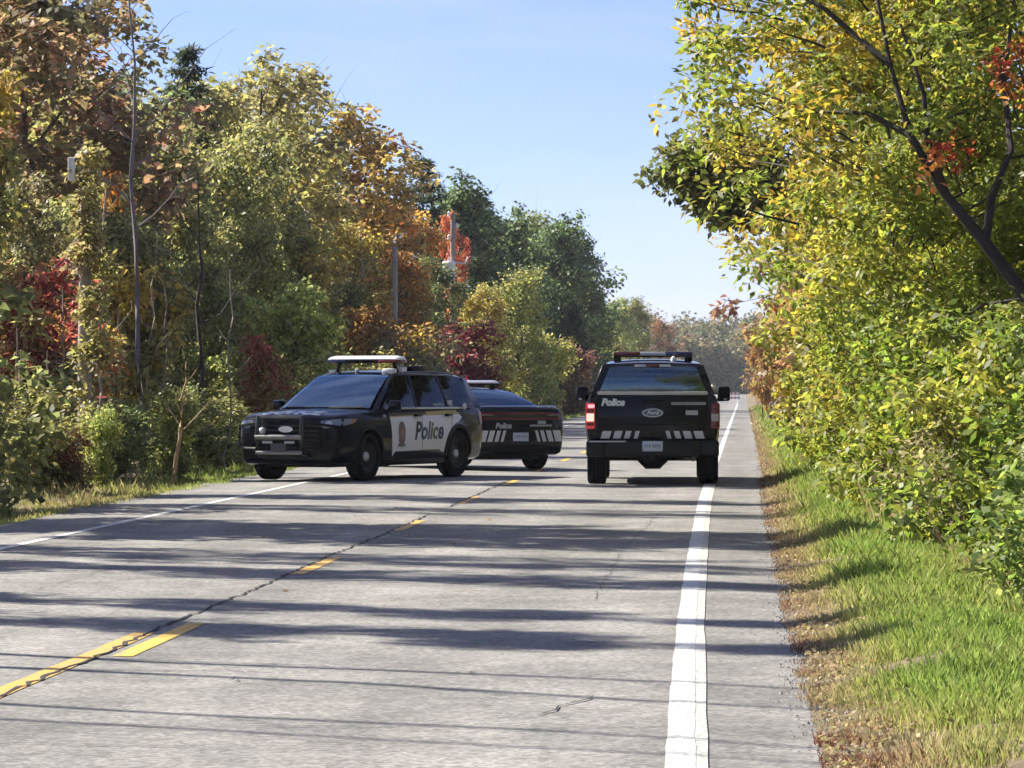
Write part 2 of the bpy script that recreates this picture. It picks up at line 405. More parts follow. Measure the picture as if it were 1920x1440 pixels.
        return obj('crack', mesh_from(V, [(2*i, 2*i+1, 2*i+3, 2*i+2) for i in range(len(P)-1)]), crack_m, road)
    crack([(-3.58, 17.0), (-3.56, 20.5), (-3.60, 23.5), (-3.58, 28.0), (-3.64, 33), (-3.62, 38.0), (-3.66, 43.5)], 0.024, 1)
    crack([(-3.64, 46), (-3.68, 52), (-3.70, 60)], 0.03, 2)
    crack([(-0.92, 16.9), (-0.84, 17.4), (-0.72, 18.0)], 0.012, 3)
    crack([(-1.40, 24.6), (-1.22, 24.9)], 0.012, 4)
    for k, (x0, x1, y) in enumerate([(-3.4, -0.5, 16.4), (-2.6, 0.2, 21.3), (-6.6, -3.8, 19.6), (-3.2, -1.4, 15.5), (-6.5, -4.4, 27.0), (-3.3, 0.2, 33.0)]):
        crack([(x0, y), (x0*0.6+x1*0.4, y-0.1), (x1, y+0.06)], 0.008, 70+k)
    for k, pts in enumerate([[(-5.2, 22), (-5.15, 30), (-5.25, 40)], [(-1.05, 26), (-1.1, 34), (-1.0, 44)]]): crack(pts, 0.005, 90+k)
    for i in range(26):
        x = rng.uniform(-6, -0.8); y = rng.uniform(15.3, 30)
        crack([(x, y), (x+rng.uniform(0.02, 0.08), y+rng.uniform(0.04, 0.16))], rng.uniform(0.008, 0.018), 40+i)
    return road
ROAD = build_road()

# a pale sandy entrance beside the far shoulder
pm = M('pale_sand', (0.42, 0.34, 0.24), 0.95, var=0.25, scale=5)
V = [(0.25, 150, -0.0), (0.8, 148, 0.03), (1.2, 150, 0.035), (1.15, 158, 0.035), (0.3, 160, 0.0)]
tag(obj('gravel_patch', mesh_from(V, [(0, 1, 2, 3, 4)]), pm), kind='structure')

# ------------------------------------------------------------------ grass and leaf litter (uncountable)
def blades(name, zones, seed, label, cat='grass'):
    rng = np.random.default_rng(seed)
    VV, TT = [], []
    for (x0, x1, y0, y1, n, h0, h1, w, drymode) in zones:
        x = x0 + (x1-x0)*rng.random(n); y = y0 + (y1-y0)*rng.random(n)
        # tufts
        tx = np.sin(x*5.1+y*1.7)+np.sin(y*3.3-x*2.1)+np.sin(x*11+y*7)
        keep = rng.random(n) < np.clip(0.62+0.25*tx, 0.12, 1)
        x, y, tx = x[keep], y[keep], tx[keep]; n = len(x)
        z = ground_z(x)
        h = (h0 + (h1-h0)*rng.random(n)**1.6)*np.clip(0.8+0.2*tx, 0.4, 1.4)
        if drymode == 'right':
            edge = np.clip((x-0.30)/0.55, 0, 1)
            h = h*(0.30+0.70*edge)
            nzv = 0.5+0.5*np.sin(y*0.9+1.3*np.sin(x*2.1)+0.5)*np.sin(y*0.37+x*1.9)
            dry = 0.72*(1-edge) + 0.22*nzv + 0.33*np.clip((17.5-y)/2.5, 0, 1)*np.clip(1.6-x, 0, 1) + 0.35*np.clip((x-1.55)/0.6, 0, 1) + rng.normal(0, 0.13, n)
        else:
            dry = 0.30 + 0.22*np.sin(y*0.21+x) + rng.normal(0, 0.2, n)
        ang = rng.random(n)*2*math.pi; lean = h*(0.15+0.55*rng.random(n))
        dx, dy = np.cos(ang)*lean, np.sin(ang)*lean
        wa = rng.random(n)*2*math.pi; ww = w*(0.6+0.8*rng.random(n))
        wx, wy = np.cos(wa)*ww/2, np.sin(wa)*ww/2
        b1 = np.stack([x-wx, y-wy, z-0.02], 1); b2 = np.stack([x+wx, y+wy, z-0.02], 1)
        m2 = np.stack([x+wx*0.7+dx*0.4, y+wy*0.7+dy*0.4, z+h*0.6], 1)
        tip = np.stack([x+dx, y+dy, z+h], 1)
        VV.append(np.stack([b1, b2, m2, tip], 1).reshape(-1, 3))
        TT.append(np.stack([rng.random(n), np.clip(dry, 0, 1), rng.random(n)], 1))
    V = np.concatenate(VV); T = np.concatenate(TT)
    o = obj(name, quads_mesh(V, len(T), 4, T), GRASS)
    return tag(o, label, cat, kind='stuff')
blades('verge_grass', [
    (0.30, 2.7, 13.5, 18, 60000, 0.03, 0.105, 0.005, 'right'),
    (0.26, 2.7, 18, 24, 66000, 0.03, 0.11, 0.0055, 'right'),
    (0.24, 2.9, 24, 36, 66000, 0.04, 0.14, 0.008, 'right'),
    (0.22, 3.0, 36, 60, 64000, 0.05, 0.16, 0.013, 'right'),
    (0.32, 3.0, 60, 120, 45000, 0.06, 0.20, 0.022, 'right'),
    (0.32, 3.0, 120, 260, 22000, 0.08, 0.24, 0.05, 'right'),
], 5, 'bright green and dry brown grass on the right verge')
blades('verge_grass', [
    (-10.6, -8.05, 34, 60, 40000, 0.03, 0.10, 0.010, 'left'),
    (-10.6, -8.25, 60, 110, 45000, 0.04, 0.12, 0.016, 'left'),
    (-10.6, -8.25, 110, 260, 26000, 0.08, 0.24, 0.045, 'left'),
], 6, 'shaded dry grass along the left road edge')
blades('tall_dry_weeds', [
    (1.75, 2.7, 25, 36, 5500, 0.08, 0.26, 0.004, 'left'),
    (1.3, 2.4, 36, 75, 7000, 0.12, 0.45, 0.010, 'left'),
    (-11.2, -9.8, 55, 120, 9000, 0.08, 0.22, 0.008, 'left'),
], 7, 'tall thin weeds at the foot of the bushes', 'weeds')

def litter():
    rng = np.random.default_rng(9)
    n1, n2 = 6500, 30
    x = np.concatenate([0.32+np.abs(rng.normal(0, 0.22, n1)), -6.5+6.8*rng.random(n2)])
    y = np.concatenate([13.5+60*rng.random(n1)**1.6, 15+40*rng.random(n2)])
    z = np.maximum(ground_z(x)+0.02, 0.006)+0.012*rng.random(n1+n2)
    n = n1+n2
    s = 0.008+0.013*rng.random(n)
    s[n1:] = 0.012+0.02*rng.random(n2)
    t = rng.normal(size=(n, 3)); t[:, 2] *= 0.35; t /= np.linalg.norm(t, axis=1)[:, None]
    b = rng.normal(size=(n, 3)); b[:, 2] *= 0.5; b -= (b*t).sum(1)[:, None]*t; b /= np.linalg.norm(b, axis=1)[:, None]
    p = np.stack([x, y, z], 1)
    V = np.stack([p-t*s[:, None], p-b*s[:, None]*0.6, p+t*s[:, None], p+b*s[:, None]*0.6], 1).reshape(-1, 3)
    T = np.stack([rng.random(n), 0.50+0.36*rng.random(n), rng.random(n)], 1)
    o = obj('leaf_litter', quads_mesh(V, n, 4, T), GRASS); tag(o, 'fallen dry leaves scattered along the right shoulder', 'fallen leaves', kind='stuff')
litter()

def gravel():
    rng = np.random.default_rng(12); n = 5200
    y = 13.5+55*rng.random(n)**1.7; x = 0.33+0.10*np.clip((21-y)/6, 0, 1)+rng.normal(0, 0.085, n)
    z = np.maximum(ground_z(x), -0.004); r = 0.004+0.010*rng.random(n)**2
    o6 = np.array([(1, 0, 0), (0, 1, 0), (-1, 0, 0), (0, -1, 0), (0, 0, 0.8), (0, 0, -0.5)])
    tri = [(0, 1, 4), (1, 2, 4), (2, 3, 4), (3, 0, 4)]
    j = o6[None]*r[:, None, None]*(0.7+0.6*rng.random((n, 6, 1)))
    a = rng.random(n)*6.28; c, s_ = np.cos(a)[:, None], np.sin(a)[:, None]
    P = np.stack([j[..., 0]*c-j[..., 1]*s_+x[:, None], j[..., 0]*s_+j[..., 1]*c+y[:, None], j[..., 2]+z[:, None]+0.003], -1)
    V = P[:, np.array(tri)].reshape(-1, 3)
    o = obj('shoulder_gravel', quads_mesh(V, n*4, 3), M('grey_gravel', (0.24, 0.23, 0.21), 0.9, var=0.5, scale=40)); tag(o, 'loose grey gravel along the right pavement edge', 'gravel', kind='stuff')
gravel()

# ------------------------------------------------------------------ trees
def leaves_mesh(C, rad, per, L, W, rng, flat=0.75, upb=0.5, droop=0.0, crand=None):
    n = len(C)*per
    c = np.repeat(C, per, 0); r = np.repeat(rad, per)
    d = rng.normal(size=(n, 3)); d /= np.linalg.norm(d, axis=1)[:, None]
    q = rng.random(n)**0.5
    p = c + d*(r*q)[:, None]*np.array([1, 1, flat])
    nn = rng.normal(size=(n, 3)); nn[:, 2] = np.abs(nn[:, 2])+upb; nn += d*0.5; nn /= np.linalg.norm(nn, axis=1)[:, None]
    t = rng.normal(size=(n, 3)) + d*0.8; t[:, 2] -= droop; t -= (t*nn).sum(1)[:, None]*nn; t /= np.linalg.norm(t, axis=1)[:, None]
    b = np.cross(nn, t)
    l = L*(0.6+0.8*rng.random(n))[:, None]; w = W*(0.6+0.8*rng.random(n))[:, None]
    fold = (rng.random(n)-0.3)[:, None]*0.25*w
    V = np.stack([p, p+t*l*0.45-b*w*0.5+nn*fold, p+t*l-nn*l*0.12, p+t*l*0.5+b*w*0.5+nn*fold], 1).reshape(-1, 3)
    cr = rng.random(len(C)) if crand is None else crand
    T = np.stack([rng.random(n), np.clip(np.repeat(cr, per)+rng.normal(0, 0.16, n), 0, 1), rng.random(n)], 1)
    return quads_mesh(V, n, 4, T)

def curve_pts(a, b, rng, n=5, sag=0.0, wig=0.06):
    a = np.array(a, float); b = np.array(b, float); L = np.linalg.norm(b-a)
    out = []
    for i in range(n+1):
        t = i/n
        p = a+(b-a)*t + np.array([0, 0, sag*L*4*t*(1-t)])
        if 0 < i < n: p = p + rng.normal(0, wig*L, 3)*0.5
        out.append(tuple(p))
    return out

def gen_tree(seed, H, Rc, zb=0.3, nl=16, cpl=9, per=90, L=0.13, W=0.085, crad=0.55, r0=0.14, lean=(0, 0), shape='round', spread=0.30, flat=0.75, twigs=True, bark=None, limb_up=0.35, shoots=1):
    rng = np.random.default_rng(seed)
    top = np.array([lean[0], lean[1], H*0.9])
    tp = curve_pts((0, 0, -0.25), top, rng, 8, 0, 0.025)
    paths = [(tp, list(np.linspace(r0, r0*0.15, len(tp))))]
    def on_trunk(z):
        t = np.clip((z+0.25)/(top[2]+0.25), 0, 1)*(len(tp)-1); i = int(min(t, len(tp)-2)); f = t-i
        return np.array(tp[i])*(1-f)+np.array(tp[i+1])*f
    def env(t):
        if shape == 'round': return math.sqrt(max(0.05, 1-(2*t-0.95)**2*0.9))
        if shape == 'oval': return max(0.12, math.sin(math.pi*min(1, 0.12+t*0.86))**0.8)
        if shape == 'up': return 0.55+0.45*t if t < 0.75 else max(0.25, 1-(t-0.75)*2.4)
        return max(0.1, 1-t)
    C, Rr, Cr = [], [], []
    for i in range(nl):
        t = (i+0.5)/nl*0.96+rng.uniform(-0.03, 0.03); t = min(max(t, 0.02), 1)
        z = H*(zb+(1-zb)*t)
        a = i*2.399+rng.uniform(-0.5, 0.5)
        rr = Rc*env(t)*rng.uniform(0.72, 1.12)
        base = on_trunk(max(H*zb*0.8, z-rr*(limb_up+0.35)))
        ax = on_trunk(min(z, H*0.88))
        tip = np.array([ax[0]+math.cos(a)*rr*0.85, ax[1]+math.sin(a)*rr*0.85, z])
        lp = curve_pts(base, tip, rng, 5, 0.06, 0.05)
        rb = r0*(0.42-0.22*t)
        paths.append((lp, list(np.linspace(rb, rb*0.25, len(lp)))))
        for k in range(shoots):
            d = (tip-base)/max(np.linalg.norm(tip-base), 1e-3)+rng.normal(0, 0.35, 3)+np.array([0, 0, 0.35])
            q0 = np.array(lp[4]); paths.append((curve_pts(q0, q0+d*Rc*rng.uniform(0.25, 0.5), rng, 3, 0, 0.06), [rb*0.3, rb*0.2, rb*0.12, 0.002]))
        cl = rng.random()
        for k in range(cpl):
            s = 0.35+0.72*(k+rng.random())/cpl
            j = min(s, 1.0)*5; ii = int(min(j, 4)); f = j-ii
            p = np.array(lp[ii])*(1-f)+np.array(lp[ii+1])*f + (tip-base)*max(0, s-1)
            q = p + np.clip(rng.normal(0, 1, 3), -1.5, 1.5)*spread*Rc*0.42*np.array([1, 1, 0.8])
            C.append(q); Rr.append(crad*rng.uniform(0.6, 1.25)); Cr.append(np.clip(cl*0.6+rng.random()*0.4, 0, 1))
            if twigs and k % 2 == 0: paths.append((curve_pts(p, q, rng, 2, 0, 0.05), [rb*0.22, rb*0.14, 0.004]))
    C.append(np.array([top[0], top[1], H-crad*0.7])); Rr.append(crad); Cr.append(0.5)
    crown = leaves_mesh(np.array(C), np.array(Rr), per, L, W, rng, flat, crand=np.array(Cr))
    crown.materials.append(LEAF)
    V, Fc = [], []
    for k, (pts, rads) in enumerate(paths):
        tube_data(pts, rads, 8 if k == 0 else (5 if len(pts) > 3 else 3), V, Fc, cap=False)
    tr = mesh_from(V, Fc, 60); tr.materials.append(bark or BARK)
    return tr, crown

def gen_pine(seed, H, Rc, zb=0.12, whorls=15, per=70, L=0.20, W=0.05):
    rng = np.random.default_rng(seed)
    tp = curve_pts((0, 0, -0.2), (0.1, 0.05, H), rng, 8, 0, 0.01)
    paths = [(tp, list(np.linspace(0.14, 0.015, len(tp))))]
    C, Rr, Cr = [], [], []
    for i in range(whorls):
        t = i/(whorls-1); z = H*(zb+(0.97-zb)*t)
        nb = 6 if t < 0.8 else 4
        for k in range(nb):
            a = 2*math.pi*k/nb+i*0.7+rng.uniform(-0.3, 0.3)
            rr = Rc*(1-t)**0.75*rng.uniform(0.65, 1.15)+0.15
            tip = np.array([math.cos(a)*rr, math.sin(a)*rr, z+rr*0.30*(0.2+t)])
            b = np.array([0.05, 0.02, z-0.1])
            paths.append(([tuple(b), tuple((b+tip)/2+np.array([0, 0, -0.03])), tuple(tip)], [0.03, 0.018, 0.006]))
            m = max(2, int(rr/0.34))
            for s in range(m):
                f = 0.3+0.75*(s+0.5)/m
                C.append(b+(tip-b)*f+rng.normal(0, 0.07, 3)); Rr.append(0.26*rng.uniform(0.7, 1.2)); Cr.append(rng.random())
    crown = leaves_mesh(np.array(C), np.array(Rr), per, L, W, rng, 0.55, 0.8, crand=np.array(Cr)); crown.materials.append(LEAF)
    V, Fc = [], []
    for k, (pts, rads) in enumerate(paths): tube_data(pts, rads, 7 if k == 0 else 3, V, Fc, cap=False)
    tr = mesh_from(V, Fc, 60); tr.materials.append(BARK_DARK)
    return tr, crown

def gen_bare(seed, H, r0=0.10, nl=10, rough=0.25, bark=None):
    rng = np.random.default_rng(seed)
    tp = curve_pts((0, 0, -0.2), (rng.uniform(-0.3, 0.3), rng.uniform(-0.3, 0.3), H), rng, 9, 0, 0.02)
    paths = [(tp, list(np.linspace(r0, 0.012, len(tp))))]
    for i in range(nl):
        t = 0.45+0.5*(i+rng.random())/nl; j = t*9; ii = int(min(j, 8)); b = np.array(tp[ii])*(1-(j-ii))+np.array(tp[ii+1])*(j-ii)
        a = i*2.4+rng.uniform(-0.4, 0.4); ln = H*rough*(1.25-t)*rng.uniform(0.7, 1.2)
        tip = b+np.array([math.cos(a)*ln*0.75, math.sin(a)*ln*0.75, ln*0.8])
        lp = curve_pts(b, tip, rng, 4, -0.04, 0.05); rb = r0*0.38*(1.2-t)
        paths.append((lp, list(np.linspace(rb, 0.006, 5))))
        for k in range(4):
            s = np.array(lp[1+k % 4]); e = s+np.array([math.cos(a+rng.normal()), math.sin(a+rng.normal()), rng.uniform(0.2, 0.9)])*ln*0.28
            paths.append((curve_pts(s, e, rng, 2), [rb*0.3, rb*0.2, 0.003]))
    V, Fc = [], []
    for k, (pts, rads) in enumerate(paths): tube_data(pts, rads, 7 if k == 0 else 4, V, Fc, cap=False)
    tr = mesh_from(V, Fc, 60); tr.materials.append(bark or BARK_PALE)
    return tr

KIND = {
    'broad':  (gen_tree(101, 10, 2.9, 0.14, 26, 10, 50, 0.21, 0.145, 0.62, shape='round', spread=0.36), 10),
    'broad2': (gen_tree(102, 10, 2.7, 0.10, 26, 10, 50, 0.21, 0.145, 0.60, shape='oval', spread=0.36), 10),
    'airy':   (gen_tree(103, 10, 2.5, 0.22, 24, 9, 38, 0.19, 0.13, 0.50, shape='round', spread=0.42), 10),
    'spiky':  (gen_tree(104, 10, 2.0, 0.15, 26, 9, 38, 0.20, 0.13, 0.38, shape='up', spread=0.22, limb_up=0.9), 10),
    'dense':  (gen_tree(105, 10, 2.8, 0.08, 27, 10, 58, 0.22, 0.155, 0.68, shape='oval', spread=0.36), 10),
    'pine':   (gen_pine(106, 11, 2.0, 0.12, 19, 44, 0.26, 0.06), 11),
    'slim':   (gen_tree(107, 12, 1.25, 0.30, 18, 7, 60, 0.17, 0.12, 0.52, shape='oval', r0=0.13), 12),
    'shrub':  (gen_tree(108, 3.4, 1.45, 0.05, 17, 8, 62, 0.14, 0.10, 0.36, r0=0.05, shape='up', spread=0.52, shoots=3), 3.4),
    'shrub2': (gen_tree(109, 3.0, 1.35, 0.06, 16, 8, 50, 0.14, 0.09, 0.33, r0=0.045, shape='up', limb_up=0.8, spread=0.52, shoots=3), 3.0),
    'sumac':  (gen_tree(110, 3.2, 1.15, 0.25, 12, 6, 40, 0.22, 0.075, 0.34, r0=0.045, shape='up', limb_up=0.8, spread=0.48, shoots=2), 3.2),
    'thicket': (gen_tree(111, 2.2, 1.5, 0.04, 14, 8, 56, 0.12, 0.08, 0.32, r0=0.035, shape='up', flat=0.9, spread=0.52, shoots=3), 2.2),
}
_rot = random.Random(77)
def tree(name, kind, X, Y, H, color, accent, label, cat='tree', group=None, wide=1.0, rot=None, z=None):
    (tr, cr), h0 = KIND[kind]
    s = H/h0
    e = empty(name, (X, Y, float(ground_z(X)) if z is None else z), _rot.uniform(0, 6.28) if rot is None else rot)
    e.scale = (s*wide, s*wide, s)
    t = obj('trunk', tr, None, e); c = obj('crown', cr, None, e)
    c.color = (*color, 1); c['accent'] = list(accent)
    tag(e, label, cat, group)
    return e
# foliage colours
OLIVE = (0.205, 0.220, 0.088); OLIVEY = (0.280, 0.268, 0.098); YEL = (0.38, 0.30, 0.075); ORG = (0.46, 0.235, 0.075)
RED = (0.30, 0.085, 0.06); DRED = (0.17, 0.05, 0.045); GRN = (0.140, 0.190, 0.072); DGRN = (0.062, 0.096, 0.047); PINE = (0.050, 0.074, 0.040)
LGRN = (0.27, 0.32, 0.11); BRN = (0.225, 0.19, 0.10); YGRN = (0.31, 0.32, 0.09); RUST = (0.30, 0.17, 0.08)

def px_tree(name, kind, px, py, Y, color, accent, label, wide=1.0, rot=None, cat='tree', group=None):
    return tree(name, kind, spot(px, Y), Y, hgt(py, Y), color, accent, label, cat, group, wide, rot)

# left side, the row of taller trees
px_tree('maple_tree', 'broad', 40, -70, 84, (0.175, 0.175, 0.085), (0.27, 0.16, 0.095), 'tall red-brown maple filling the top left corner', 1.15)
px_tree('maple_tree', 'airy', 105, -20, 96, (0.185, 0.185, 0.085), (0.31, 0.18, 0.095), 'thin-leaved rusty maple beside the bare grey tree', 1.1)
px_tree('ash_tree', 'broad2', 165, 150, 90, OLIVE, OLIVEY, 'olive tree under the rusty crowns at the top left', 1.0)
px_tree('ash_tree', 'broad2', 290, 215, 98, OLIVE, OLIVEY, 'grey-green tree below the bare forked branches', 1.0)
px_tree('pine_tree', 'pine', 345, 78, 118, (0.045, 0.065, 0.028), PINE, 'dark pine top standing between bare branches and yellowing crown', 1.0)
px_tree('oak_tree', 'airy', 487, 88, 120, OLIVEY, BRN, 'large airy yellow-olive crown with sky showing through', 1.1)
px_tree('oak_tree', 'broad', 415, 270, 108, OLIVE, OLIVEY, 'olive tree under the airy yellow-olive crown', 0.9)
px_tree('maple_tree', 'broad2', 560, 275, 124, OLIVEY, YEL, 'yellow-orange tinged tree left of the orange maple', 0.9)
px_tree('maple_tree', 'spiky', 690, 190, 136, (0.34, 0.28, 0.10), (0.48, 0.27, 0.10), 'orange maple with spiky upright branches against the sky', 1.15, 0.5)
px_tree('maple_tree', 'broad2', 655, 400, 126, OLIVEY, YEL, 'golden lower tree in front of the spiky orange maple', 0.95)
px_tree('oak_tree', 'dense', 560, 420, 110, OLIVE, YEL, 'yellow-green tree above the windscreen of the police SUV', 0.85)
px_tree('pine_tree', 'pine', 795, 290, 172, (0.04, 0.06, 0.03), PINE, 'dark pine right behind the orange maple', 1.25)
px_tree('oak_tree', 'dense', 868, 335, 184, DGRN, GRN, 'dark green oak behind the utility pole with transformer', 0.95)
px_tree('maple_tree', 'spiky', 848, 388, 162, (0.48, 0.17, 0.10), RUST, 'small coral red tree just behind the utility pole', 0.5)
px_tree('oak_tree', 'dense', 960, 395, 206, GRN, DGRN, 'rounded mid green oak right of the utility pole', 0.85)
px_tree('oak_tree', 'dense', 1050, 405, 222, DGRN, GRN, 'dark green oak at the end of the near treeline', 1.0)
px_tree('oak_tree', 'dense', 1075, 560, 205, DGRN, PINE, 'low dark tree below the last oak of the treeline', 0.75)
px_tree('poplar_tree', 'broad2', 978, 490, 168, OLIVEY, LGRN, 'pale yellow-green tree behind the black sedan', 0.95)
px_tree('poplar_tree', 'broad2', 905, 520, 150, OLIVEY, YEL, 'low golden-green tree left of the pale yellow-green tree', 0.9)
px_tree('ash_tree', 'broad', 760, 470, 128, OLIVE, ORG, 'olive and gold tree behind the roof light bar', 0.8)
px_tree('ash_tree', 'broad', 380, 420, 92, OLIVE, OLIVEY, 'leafy olive tree at the middle of the left bank', 0.8)
px_tree('ash_tree', 'broad2', 235, 380, 82, OLIVEY, OLIVE, 'dense olive tree left of the middle of the left bank', 0.9)
px_tree('ash_tree', 'broad2', 90, 360, 76, OLIVE, OLIVEY, 'shadowy tree behind the white transformer at far left', 0.95)
px_tree('ash_tree', 'broad', 10, 330, 74, OLIVE, BRN, 'dark tree on the very left edge of the picture', 0.9)
px_tree('maple_tree', 'spiky', 205, 262, 86, ORG, OLIVEY, 'small orange patch of maple high in the left bank', 0.3)
px_tree('maple_tree', 'spiky', 602, 290, 142, RED, RUST, 'dark red maple peeking out left of the orange maple', 0.4)
for (kd, px_, py_, Y, c, a, lb, w) in [
    ('broad', 20, 60, 98, OLIVE, OLIVEY, 'dark olive crown behind the red-brown maple', 1.0),
    ('broad2', 240, 130, 112, OLIVE, GRN, 'grey-green crown rising behind the bare branches', 1.0),
    ('broad', 310, 170, 130, OLIVE, OLIVEY, 'olive crown just left of the dark pine top', 1.0),
    ('broad2', 400, 140, 132, OLIVEY, OLIVE, 'yellowish crown just right of the dark pine top', 0.9),
    ('broad', 470, 230, 112, OLIVE, OLIVEY, 'golden olive crown under the airy yellow-olive one', 0.8),
    ('airy', 545, 130, 138, OLIVEY, BRN, 'thin brown-tipped crown at the right of the airy oak', 1.0),
    ('broad2', 610, 330, 150, OLIVEY, ORG, 'ochre crown left behind the spiky orange maple', 0.9),
    ('broad', 745, 370, 155, (0.30, 0.23, 0.08), ORG, 'amber crown right of the spiky orange maple', 0.9),
    ('pine', 905, 365, 196, PINE, DGRN, 'dark pine standing right of the dark green oak', 1.4),
    ('broad', 1000, 400, 232, GRN, OLIVE, 'green crown between the two rounded oaks', 1.0),
    ('dense', 1085, 430, 238, DGRN, GRN, 'dark green crown overhanging at the treeline end', 0.8),
    ('broad2', 330, 330, 88, OLIVE, OLIVEY, 'olive tree left behind the dark forked trunk', 0.8),
    ('broad2', 480, 400, 98, OLIVEY, OLIVE, 'yellow-olive tree above the orange-red sumac', 0.8),
    ('broad', 820, 480, 142, OLIVE, DGRN, 'shaded olive tree at the foot of the utility pole', 0.8)]:
    px_tree('pine_tree' if kd == 'pine' else 'roadside_tree', kd, px_, py_, Y, c, a, lb, w)
# lower shrubs, left
px_tree('sumac_shrub', 'sumac', 60, 478, 66, (0.25, 0.075, 0.065), OLIVEY, 'crimson sumac at the left edge of the picture', 1.0, cat='shrub')
px_tree('sumac_shrub', 'sumac', 130, 560, 68, (0.26, 0.09, 0.06), YEL, 'red and yellow sumac right of the crimson one', 0.9, cat='shrub')
px_tree('poplar_shrub', 'shrub', 545, 510, 88, LGRN, YGRN, 'bright pale green shrub left above the SUV bonnet', 0.75, cat='shrub')
px_tree('sumac_shrub', 'sumac', 480, 615, 80, (0.26, 0.095, 0.06), OLIVEY, 'orange-red sumac just left of the police SUV', 0.8, cat='shrub')
px_tree('sumac_shrub', 'sumac', 878, 595, 132, (0.20, 0.045, 0.06), DRED, 'dark crimson sumac above the SUV tail', 1.15, cat='shrub')
px_tree('dogwood_shrub', 'shrub', 1078, 640, 196, (0.20, 0.09, 0.07), BRN, 'maroon shrub left of the pickup mirror', 0.8, cat='shrub')
px_tree('dogwood_shrub', 'shrub2', 700, 560, 112, RUST, YEL, 'tawny orange shrub above the roof light bar', 1.0, cat='shrub')
px_tree('dogwood_shrub', 'thicket', 120, 800, 59.5, (0.19, 0.075, 0.055), BRN, 'low dark red bush at the foot of the left bank', 0.8, cat='shrub')
px_tree('willow_shrub', 'shrub', 180, 740, 62, LGRN, YGRN, 'leafy light green shrub low at the left', 0.7, cat='shrub')
px_tree('willow_shrub', 'shrub', 320, 700, 68, OLIVE, LGRN, 'olive shrub behind the pale broken stem', 0.8, cat='shrub')
px_tree('willow_shrub', 'shrub2', 1008, 600, 186, OLIVEY, YGRN, 'yellow-green shrub right behind the black sedan', 0.9, cat='shrub')
px_tree('willow_shrub', 'shrub2', 1110, 640, 255, LGRN, YGRN, 'pale green shrub left of the pickup cab', 1.2, cat='shrub')
def where(X, Y):
    p = VPX+X/Y*F0
    for lim, w in ((60, 'at the far left edge'), (160, 'near the left edge, by the red sumacs'), (290, 'left of the pale broken stem'), (400, 'around the pale broken stem'), (500, 'just left of the SUV bonnet'), (640, 'behind the SUV windscreen'), (760, 'behind the SUV roof bar'), (900, 'behind the SUV tail'), (1000, 'behind the sedan'), (1060, 'right past the sedan')):
        if p < lim: return w
    return 'left of the pickup'
# thicket that closes the foot of the left bank
rb = random.Random(5)
G_TH = 'shrubs of the thicket along the left bank'
for i in range(50):
    Y = 46 + i*3.6 + rb.uniform(-1.5, 1.5)
    X = rb.uniform(-11.8, -9.9) - (0.6 if i % 2 else 0)
    H = rb.uniform(1.8, 3.4) if Y > 80 or Y < 56 else rb.uniform(1.1, 2.1)
    cname, col = rb.choice([('olive', OLIVE), ('green', GRN), ('olive', OLIVE), ('yellowish', OLIVEY), ('green', (0.15, 0.20, 0.07)), ('light green', LGRN), ('olive', OLIVE), ('brownish', BRN)])
    low = 56 <= Y <= 80
    tree('thicket_shrub', rb.choice(['thicket', 'shrub2', 'thicket']) if low else rb.choice(['shrub', 'thicket', 'shrub2', 'thicket']), X, Y, H, col, rb.choice([OLIVEY, OLIVE, GRN, YGRN]),
         '%s %s thicket shrub %s' % ('tall' if H > 2.4 else 'low', cname, where(X, Y)), 'shrub', G_TH, rb.uniform(1.2, 1.7) if low else rb.uniform(0.8, 1.1))
G_MID = 'young trees packed behind the left thicket'
for i in range(34):
    Y = 68 + i*4.6 + rb.uniform(-2, 2)
    X = rb.uniform(-15.5, -12.2)
    H = rb.uniform(3.6, 5.6)
    cname, col = rb.choice([('olive', OLIVE), ('olive', OLIVE), ('green', GRN), ('yellowish', OLIVEY), ('yellowish', OLIVEY), ('golden', YEL), ('brownish', BRN)])
    tree('young_tree', rb.choice(['broad', 'broad2', 'shrub', 'dense']), X, Y, H, col, rb.choice([OLIVEY, YEL, OLIVE, GRN, ORG]),
         '%s%s young tree packed in the left bank %s' % ('taller ' if H > 4.6 else '', cname, where(X, Y)), 'tree', G_MID, rb.uniform(0.8, 1.05))
# bare trees and stems
def bare(name, X, Y, H, seed, label, r0=0.09, nl=10, rough=0.25, bark=None, group=None):
    o = obj(name, gen_bare(seed, H, r0, nl, rough, bark)); o.location = (X, Y, float(ground_z(X)))
    return tag(o, label, 'tree', group)
bare('bare_tree', spot(262, 79), 79, hgt(-110, 79), 3, 'leafless grey tree forking against the sky at upper left', 0.075, 13, 0.30, M('grey_bark', (0.16, 0.14, 0.15), 0.9, var=0.3))
bare('bare_tree', spot(168, 64), 64, hgt(330, 64), 5, 'thin pale bare stem right of the white transformer', 0.03, 6, 0.18)
bare('bare_tree', spot(28, 62), 62, hgt(640, 62), 6, 'short whitish bare stem at the left edge', 0.03, 4, 0.2)
bare('bare_tree', spot(370, 78), 78, hgt(300, 78), 8, 'dark forked dead trunk leaning in the left bank', 0.07, 6, 0.45, BARK_DARK)
bare('broken_stem', spot(318, 63.5), 63.5, hgt(655, 63.5), 9, 'pale broken stem with dry shoots low in the left bank', 0.05, 7, 0.35, M('dry_stem', (0.38, 0.27, 0.15), 0.9, var=0.3))
